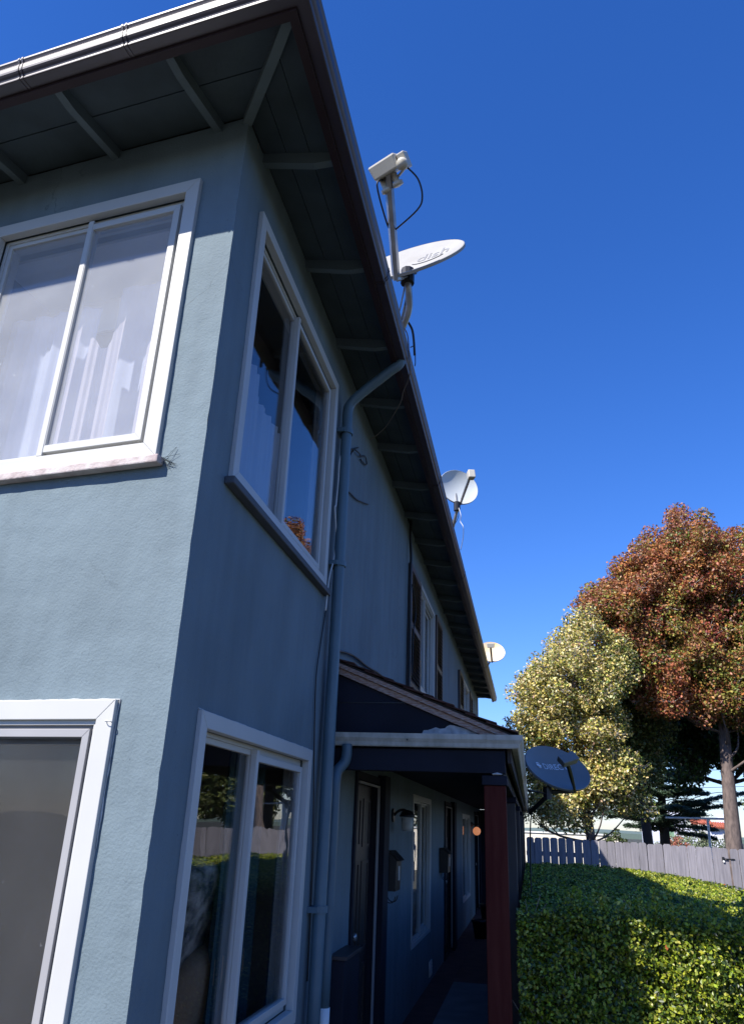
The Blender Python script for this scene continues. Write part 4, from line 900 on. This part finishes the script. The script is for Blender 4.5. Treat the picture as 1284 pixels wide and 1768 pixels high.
def red_pal(c, n):
    x, y, z = c; g_ = .5+.5*math.sin(x*1.9+z*1.3)*math.sin(z*.9+1)
    low = max(0,min(1,(8.8-z)/2.6)); inner = 1.5 if (x > 5.1 and z < 9.2) else .4
    wt = [1.5,.4+.9*(g_>.6),2.1,2.9, .8+2.6*low*inner*(g_<.6), .3+2.6*low*inner*(g_<.5), .3]
    k_ = RNG.choice(7, p=[.2,.12,.18,.2,.15,.11,.04]) if RNG.random() > low*inner*.45 else RNG.choice([4,5,6])
    wt[k_] += 5.5
    return mixc([RED,DRED,ORG,BRN,OLV,GRN,YG], wt, n, .22)
tree('sweetgum_tree', 'tall tree with rust red autumn crown and bare grey trunk behind the fence', 'tree', (6.33,20,-.05),
     [(6.28,20,-.1),(6.34,20,1.6),(6.40,20,3.0),(6.47,20,4.7),(6.45,20,6.5),(6.3,20,10.0)], (.235,.06),
     [((6.6,20,8.9),(1.7,1.9,2.0),105),((5.3,20,8.5),(1.3,1.7,1.6),85),((4.4,19.8,7.7),(1.15,1.5,1.35),66),((3.45,19.7,7.75),(.55,.9,.7),18),((4.9,19.8,6.3),(1.25,1.5,1.2),62),((5.9,20,6.4),(1.4,1.7,1.5),62),((7.6,20,7.6),(1.5,1.8,2.4),85),((7.3,19.8,5.6),(1.3,1.5,.9),34),((5.0,19.8,5.2),(.75,1,.55),16),((4.1,19.5,6.7),(.7,1,.8),22),((3.9,19.8,5.7),(.5,.8,.6),12),((6.6,19.6,5.15),(1.2,1.0,.6),34),((7.6,19.6,4.6),(.8,1,.5),16)],
     430, (.05,.105), red_pal, cl=(.26,.50), limbs=60, twigs=330, limb_r=.045, shell=.15)
YL=(.66,.54,.18); YL2=(.46,.42,.09); PALE=(.78,.68,.38); G2=(.11,.15,.035); G3=(.06,.09,.02); PK=(.5,.33,.18)
def yel_pal(c, n):
    gr = max(0, min(1,(c[0]-3.1)/1.2)); k_=RNG.random()
    return mixc([YL,YL2,PALE,G2,G3,PK], [2,2,1.7*(1-gr)+.1,1.0+2.2*gr,.7+2.5*gr,.6*(k_<.3)], n, .2)
tree('yellow_leaved_tree', 'pale yellow leaved tree just beyond the porch eave behind the fence', 'tree', (2.9,18.6,-.05),
     [(2.75,18.6,-.1),(2.72,18.6,1.5),(2.6,18.6,3.0),(2.6,18.6,5.5)], (.15,.05),
     [((2.55,18.6,5.4),(1.35,1.5,1.7),110),((1.55,18.4,4.6),(.85,1,1.25),48),((3.3,18.6,5.0),(.95,1.4,1.5),48),((2.0,18.4,2.7),(1.5,1.2,.8),66),((3.3,18.6,2.9),(.85,1.2,.9),36),((1.3,18.4,3.4),(.6,.9,.8),16),((2.6,18.5,4.0),(1.1,1.2,.9),30),((2.85,18.6,6.75),(.6,.8,.5),16),((3.7,18.6,5.9),(.55,.9,.8),20)],
     230, (.055,.105), yel_pal, cl=(.22,.44), limbs=60, twigs=230, limb_r=.03, aspect=.62, shell=.2)
tree('dark_green_tree', 'dark green leafy tree filling in behind the leaning trunk', 'tree', (7.4,24,-.05),
     [(7.4,24,-.1),(7.3,24,2),(7.2,24,5)], (.22,.08), [((6.9,24,5.4),(1.9,1.6,1.5),70),((8.2,24,4.8),(1.6,1.5,1.3),45),((6.2,24,4.2),(.9,1,.8),22),((7.1,24,6.8),(1.6,1.4,1.2),30)],
     240, (.10,.17), lambda c,n: mixc([(.03,.06,.015),(.05,.10,.02),(.08,.15,.03),(.03,.05,.03)],[3,3,1.3,2],n,.2), cl=(.45,.7), bark='dbark', limbs=16)
tree('dark_green_tree', 'green tree between the yellow tree and the rust red crown', 'tree', (4.5,21.5,-.05),
     [(4.5,21.5,-.1),(4.4,21.5,3),(4.3,21.5,5)], (.16,.06), [((4.2,21.5,5.2),(1.1,1.1,1.5),62),((4.0,21.5,3.7),(.8,.9,.8),28)],
     260, (.07,.13), lambda c,n: mixc([(.08,.11,.03),(.14,.17,.04),(.30,.29,.10),(.05,.07,.02)],[3,3,1.6,1.4],n,.2), cl=(.4,.65), bark='dbark', limbs=14)
tree('dark_green_tree', 'yellowish green tree right of the leaning trunk in the distance', 'tree', (16.5,48,-.05),
     [(16.5,48,-.1),(16.5,48,2),(16.5,48,4)], (.3,.1), [((16.2,48,3.6),(2.2,2,2.6),60),((18.2,48,4.2),(2.4,2,3),50)],
     220, (.2,.34), lambda c,n: mixc([(.12,.15,.04),(.17,.19,.05),(.08,.10,.03)],[3,3,1],n,.2), cl=(.6,1.0), bark='dbark', limbs=8)
# trees to the right of the frame, seen mirrored in the lower side window
tree('street_tree', 'green tree beyond the fence at the right, mirrored in the lower side window', 'tree', (9.8,19.5,-.05),
     [(9.8,19.5,-.1),(9.8,19.5,2),(9.9,19.5,4.5)], (.2,.08), [((9.4,19.5,4.1),(1.9,1.5,1.3),60)],
     240, (.10,.17), lambda c,n: mixc([(.06,.12,.02),(.10,.19,.03),(.16,.24,.05)],[3,3,2],n,.2), cl=(.45,.7), limbs=12)
# cedar with layered branches
t = thing('cedar_tree', 'dark blue green cedar with layered drooping branches in front of the pale house', 'tree', (5.7,27,-.05))
k = MB(); k.tube([(5.7,27,-.1),(5.75,27,2.5),(5.8,27,6.5)], [.22,.15,.04], 10); obj('trunk', k, MT['dbark'], t, smooth=True)
P_=[];N_=[];S_=[];C_=[]; kb = MB()
for lev in range(26):
    z0 = 1.9+lev*.19+RNG.uniform(-.05,.05); nb_ = 4
    for q in range(nb_):
        an = 2*PI*(q+.37*lev)/nb_+RNG.uniform(-.25,.25); Lb = max(.5,(2.7-.22*abs(lev-3)))*RNG.uniform(.6,1.1)
        if lev < 3 and math.cos(an) < -.3: Lb *= .75
        dr = Vector((math.cos(an), math.sin(an), RNG.uniform(.0,.35))); s0 = Vector((5.75,27,z0)); e = s0+dr*Lb; pm = s0.lerp(e,.55)+Vector((0,0,.10))
        pp_ = smooth_path([s0,pm,e-Vector((0,0,.10*Lb))],4); kb.tube(pp_, list(np.linspace(.022,.004,len(pp_))), 5)
        n = int(800*Lb); tt = RNG.uniform(.18,1,n)**.8; base_ = np.array([[*(s0.lerp(e,float(a_)))] for a_ in tt]); side = np.array([-math.sin(an), math.cos(an), 0])
        off = RNG.normal(0,1,n)*(.34*(1.15-tt)*Lb*.5+.06); p = base_+side*off[:,None]; p[:,2] += -.12*off**2 - .10*tt*Lb*tt + RNG.normal(0,.03,n)
        P_.append(p); N_.append(np.stack([RNG.normal(0,.35,n),RNG.normal(0,.35,n)-.2,1+RNG.normal(0,.25,n)],1)); S_.append(RNG.uniform(.07,.15,n)); C_.append(mixc([(.045,.08,.045),(.08,.13,.08),(.16,.22,.15)],[3,3,1.5],n,.2))
obj('branches', kb, MT['dbark'], t, kind='stuff')
leaves('foliage', np.concatenate(P_), np.concatenate(N_), np.concatenate(S_), np.concatenate(C_), 'leaf', t, aspect=.35, kind='stuff')
# small shrubs behind the fence
def shrub(label, c, R, n, s, pal):
    t = thing('shrub', label, 'shrub', (c[0],c[1],-.05), 'shrubs beyond the fence')
    k = MB()
    for q in range(5): k.tube([(c[0],c[1],-.05),(c[0]+random.uniform(-.5,.5)*R[0],c[1],c[2]+R[2]*.5)], [.03,.01], 5)
    obj('stems', k, MT['dbark'], t)
    d = RNG.normal(size=(n,3)); d /= np.linalg.norm(d,axis=1,keepdims=True); p = np.array(c)+d*np.array(R)*(RNG.uniform(.4,1,n)**.5)[:,None]*(1+.2*np.sin(d[:,0:1]*7)*np.sin(d[:,2:3]*9)); 
    leaves('foliage', p, d+RNG.normal(0,.5,(n,3)), RNG.uniform(*s,n), mixc(pal,[1]*len(pal),n), 'leaf', t, kind='stuff')
shrub('rounded grey green shrub in front of the arched porch house', (8.9,40,1.1), (1.9,.8,.9), 5000, (.07,.13), [(.16,.20,.10),(.22,.26,.13),(.10,.13,.06)])
shrub('dark bush beyond the fence below the yellow tree', (3.95,26,1.0), (.5,.6,.85), 3000, (.06,.12), [(.04,.06,.02),(.08,.10,.03)])
shrub('terracotta coloured flowering shrub before the pale house', (6.9,32,1.0), (.55,.5,.75), 2500, (.06,.12), [(.45,.18,.12),(.36,.12,.08),(.15,.16,.06)])

# ================================================================== beyond the fence
H = thing('distant_house', 'pale lavender house with red tile details and an arched porch beyond the trees', 'house', (14,70,-.05))
s = 70.0
def hp_(x, z): return x, z
k = MB(); k.box(ID, 11.2, 13.9, 69, 76, -.05, 3.1); k.prism([Vector((11.2,69,3.1)),Vector((13.9,69,3.1)),Vector((13.9,69,3.7)),Vector((12.4,69,4.3)),Vector((11.2,69,3.7))],[Vector((11.2,76,3.1)),Vector((13.9,76,3.1)),Vector((13.9,76,3.7)),Vector((12.4,76,4.3)),Vector((11.2,76,3.7))])
obj('wall', k, MT['hwall'], H)
k = MB(); k.box(ID, 13.91, 17.4, 67.6, 76, -.05, 2.5); obj('wing_wall', k, MT['hwall'], H)
for (x0,z0,n) in ((13.95,2.75,9),(15.2,2.52,12)):
    for q in range(n):
        k = MB(); k.tube([(x0+.1+q*.18,67.2,z0),(x0+.1+q*.18,68.2,z0+.38)], .09, 8); obj('roof_tile', k, MT['tile'], H)
k = MB(); k.box(ID, 13.85,17.5,67.5,76,2.5,2.56); obj('parapet', k, MT['hwall'], H)
k = MB(); ring(k, lambda a,o,z: Vector((a,69-o,z)), 12.05,12.95,1.65,2.75,.09,-.02,.06); wf = obj('window', k, MT['vinyl'], H)
k = MB(); k.box(ID, 12.14,12.86,68.98,68.99,1.74,2.66); obj('pane', k, MT['gpane'], wf)
k = MB(); k.box(ID, 12.12,12.88,68.93,68.97,2.17,2.23); obj('muntin', k, MT['vinyl'], wf)
def arch(cx, w_, z0, z1, y): return [Vector((cx-w_,y,z0)),Vector((cx+w_,y,z0))]+[Vector((cx+w_*math.cos(q),y,z1+w_*math.sin(q))) for q in np.linspace(0,PI,9)]
k = MB(); k.prism(arch(14.85,.42,.9,1.9,67.58), arch(14.85,.42,.9,1.9,67.54)); a_ = obj('arched_opening', k, MT['vinyl'], H)
k = MB(); k.prism(arch(14.85,.27,.9,1.9,67.535), arch(14.85,.27,.9,1.9,67.52)); obj('arch_glass', k, MT['black'], a_)
k = MB(); k.prism(arch(16.6,.35,.9,1.9,67.58), arch(16.6,.35,.9,1.9,67.54)); a_ = obj('arched_opening', k, MT['vinyl'], H)
k = MB(); k.prism(arch(16.6,.24,.9,1.9,67.535), arch(16.6,.24,.9,1.9,67.52)); obj('arch_glass', k, MT['black'], a_)
k = MB(); k.box(ID, 16.6,17.2,70,70.6,2.56,3.6); obj('chimney', k, MT['hwall'], H)
t = thing('garden_wall', 'cream coloured building wall behind the fence under the yellow tree', 'wall', (3.2,34,-.05))
k = MB(); k.box(ID, -6, 4.9, 34, 34.3, -.05, 1.66); obj('wall_face', k, MT['beige'], t)
k = MB(); k.box(ID, -6, 4.95, 33.95, 34.35, 1.662, 1.72); obj('coping', k, MT['white'], t)
# T shaped line pole
t = thing('clothesline_pole', 'white metal T shaped pole standing behind the fence near the trunk', 'pole', (6.15,22,-.05))
k = MB(); k.tube([(6.12,22,-.05),(6.18,22,2.2)], .035, 8); obj('upright', k, MT['white'], t)
k = MB(); k.tube([(5.05,22,2.215),(6.85,22,2.235)], .028, 8); obj('crossbar', k, MT['white'], t)
# utility pole and wires seen through the gap
t = thing('utility_wires', 'thin dark overhead wires strung across the gap between trees', 'wires', (9,60,6))
for z in (5.0,5.5,6.2):
    k = MB(); k.tube(smooth_path([(6,60,z+.4),(10.5,60,z),(20,60,z+.5)],6), .025, 4); obj('wire', k, MT['cable'], t)
# distant hills and tree line
k = MB(); V=[];F_=[]
xs = np.linspace(-300,400,60)
for x_ in xs:
    h_ = 2.5+1.2*math.sin(x_*.013+1)+.6*math.sin(x_*.05); V += [(x_,420,-1),(x_,420,h_*.6),(x_,470,h_)]
for i in range(len(xs)-1): b=i*3; F_ += [(b,b+3,b+4,b+1),(b+1,b+4,b+5,b+2)]
k.add(V,F_); obj('hills', k, mat('hazy_hill', (.10,.14,.12), rough=1), kind='structure')
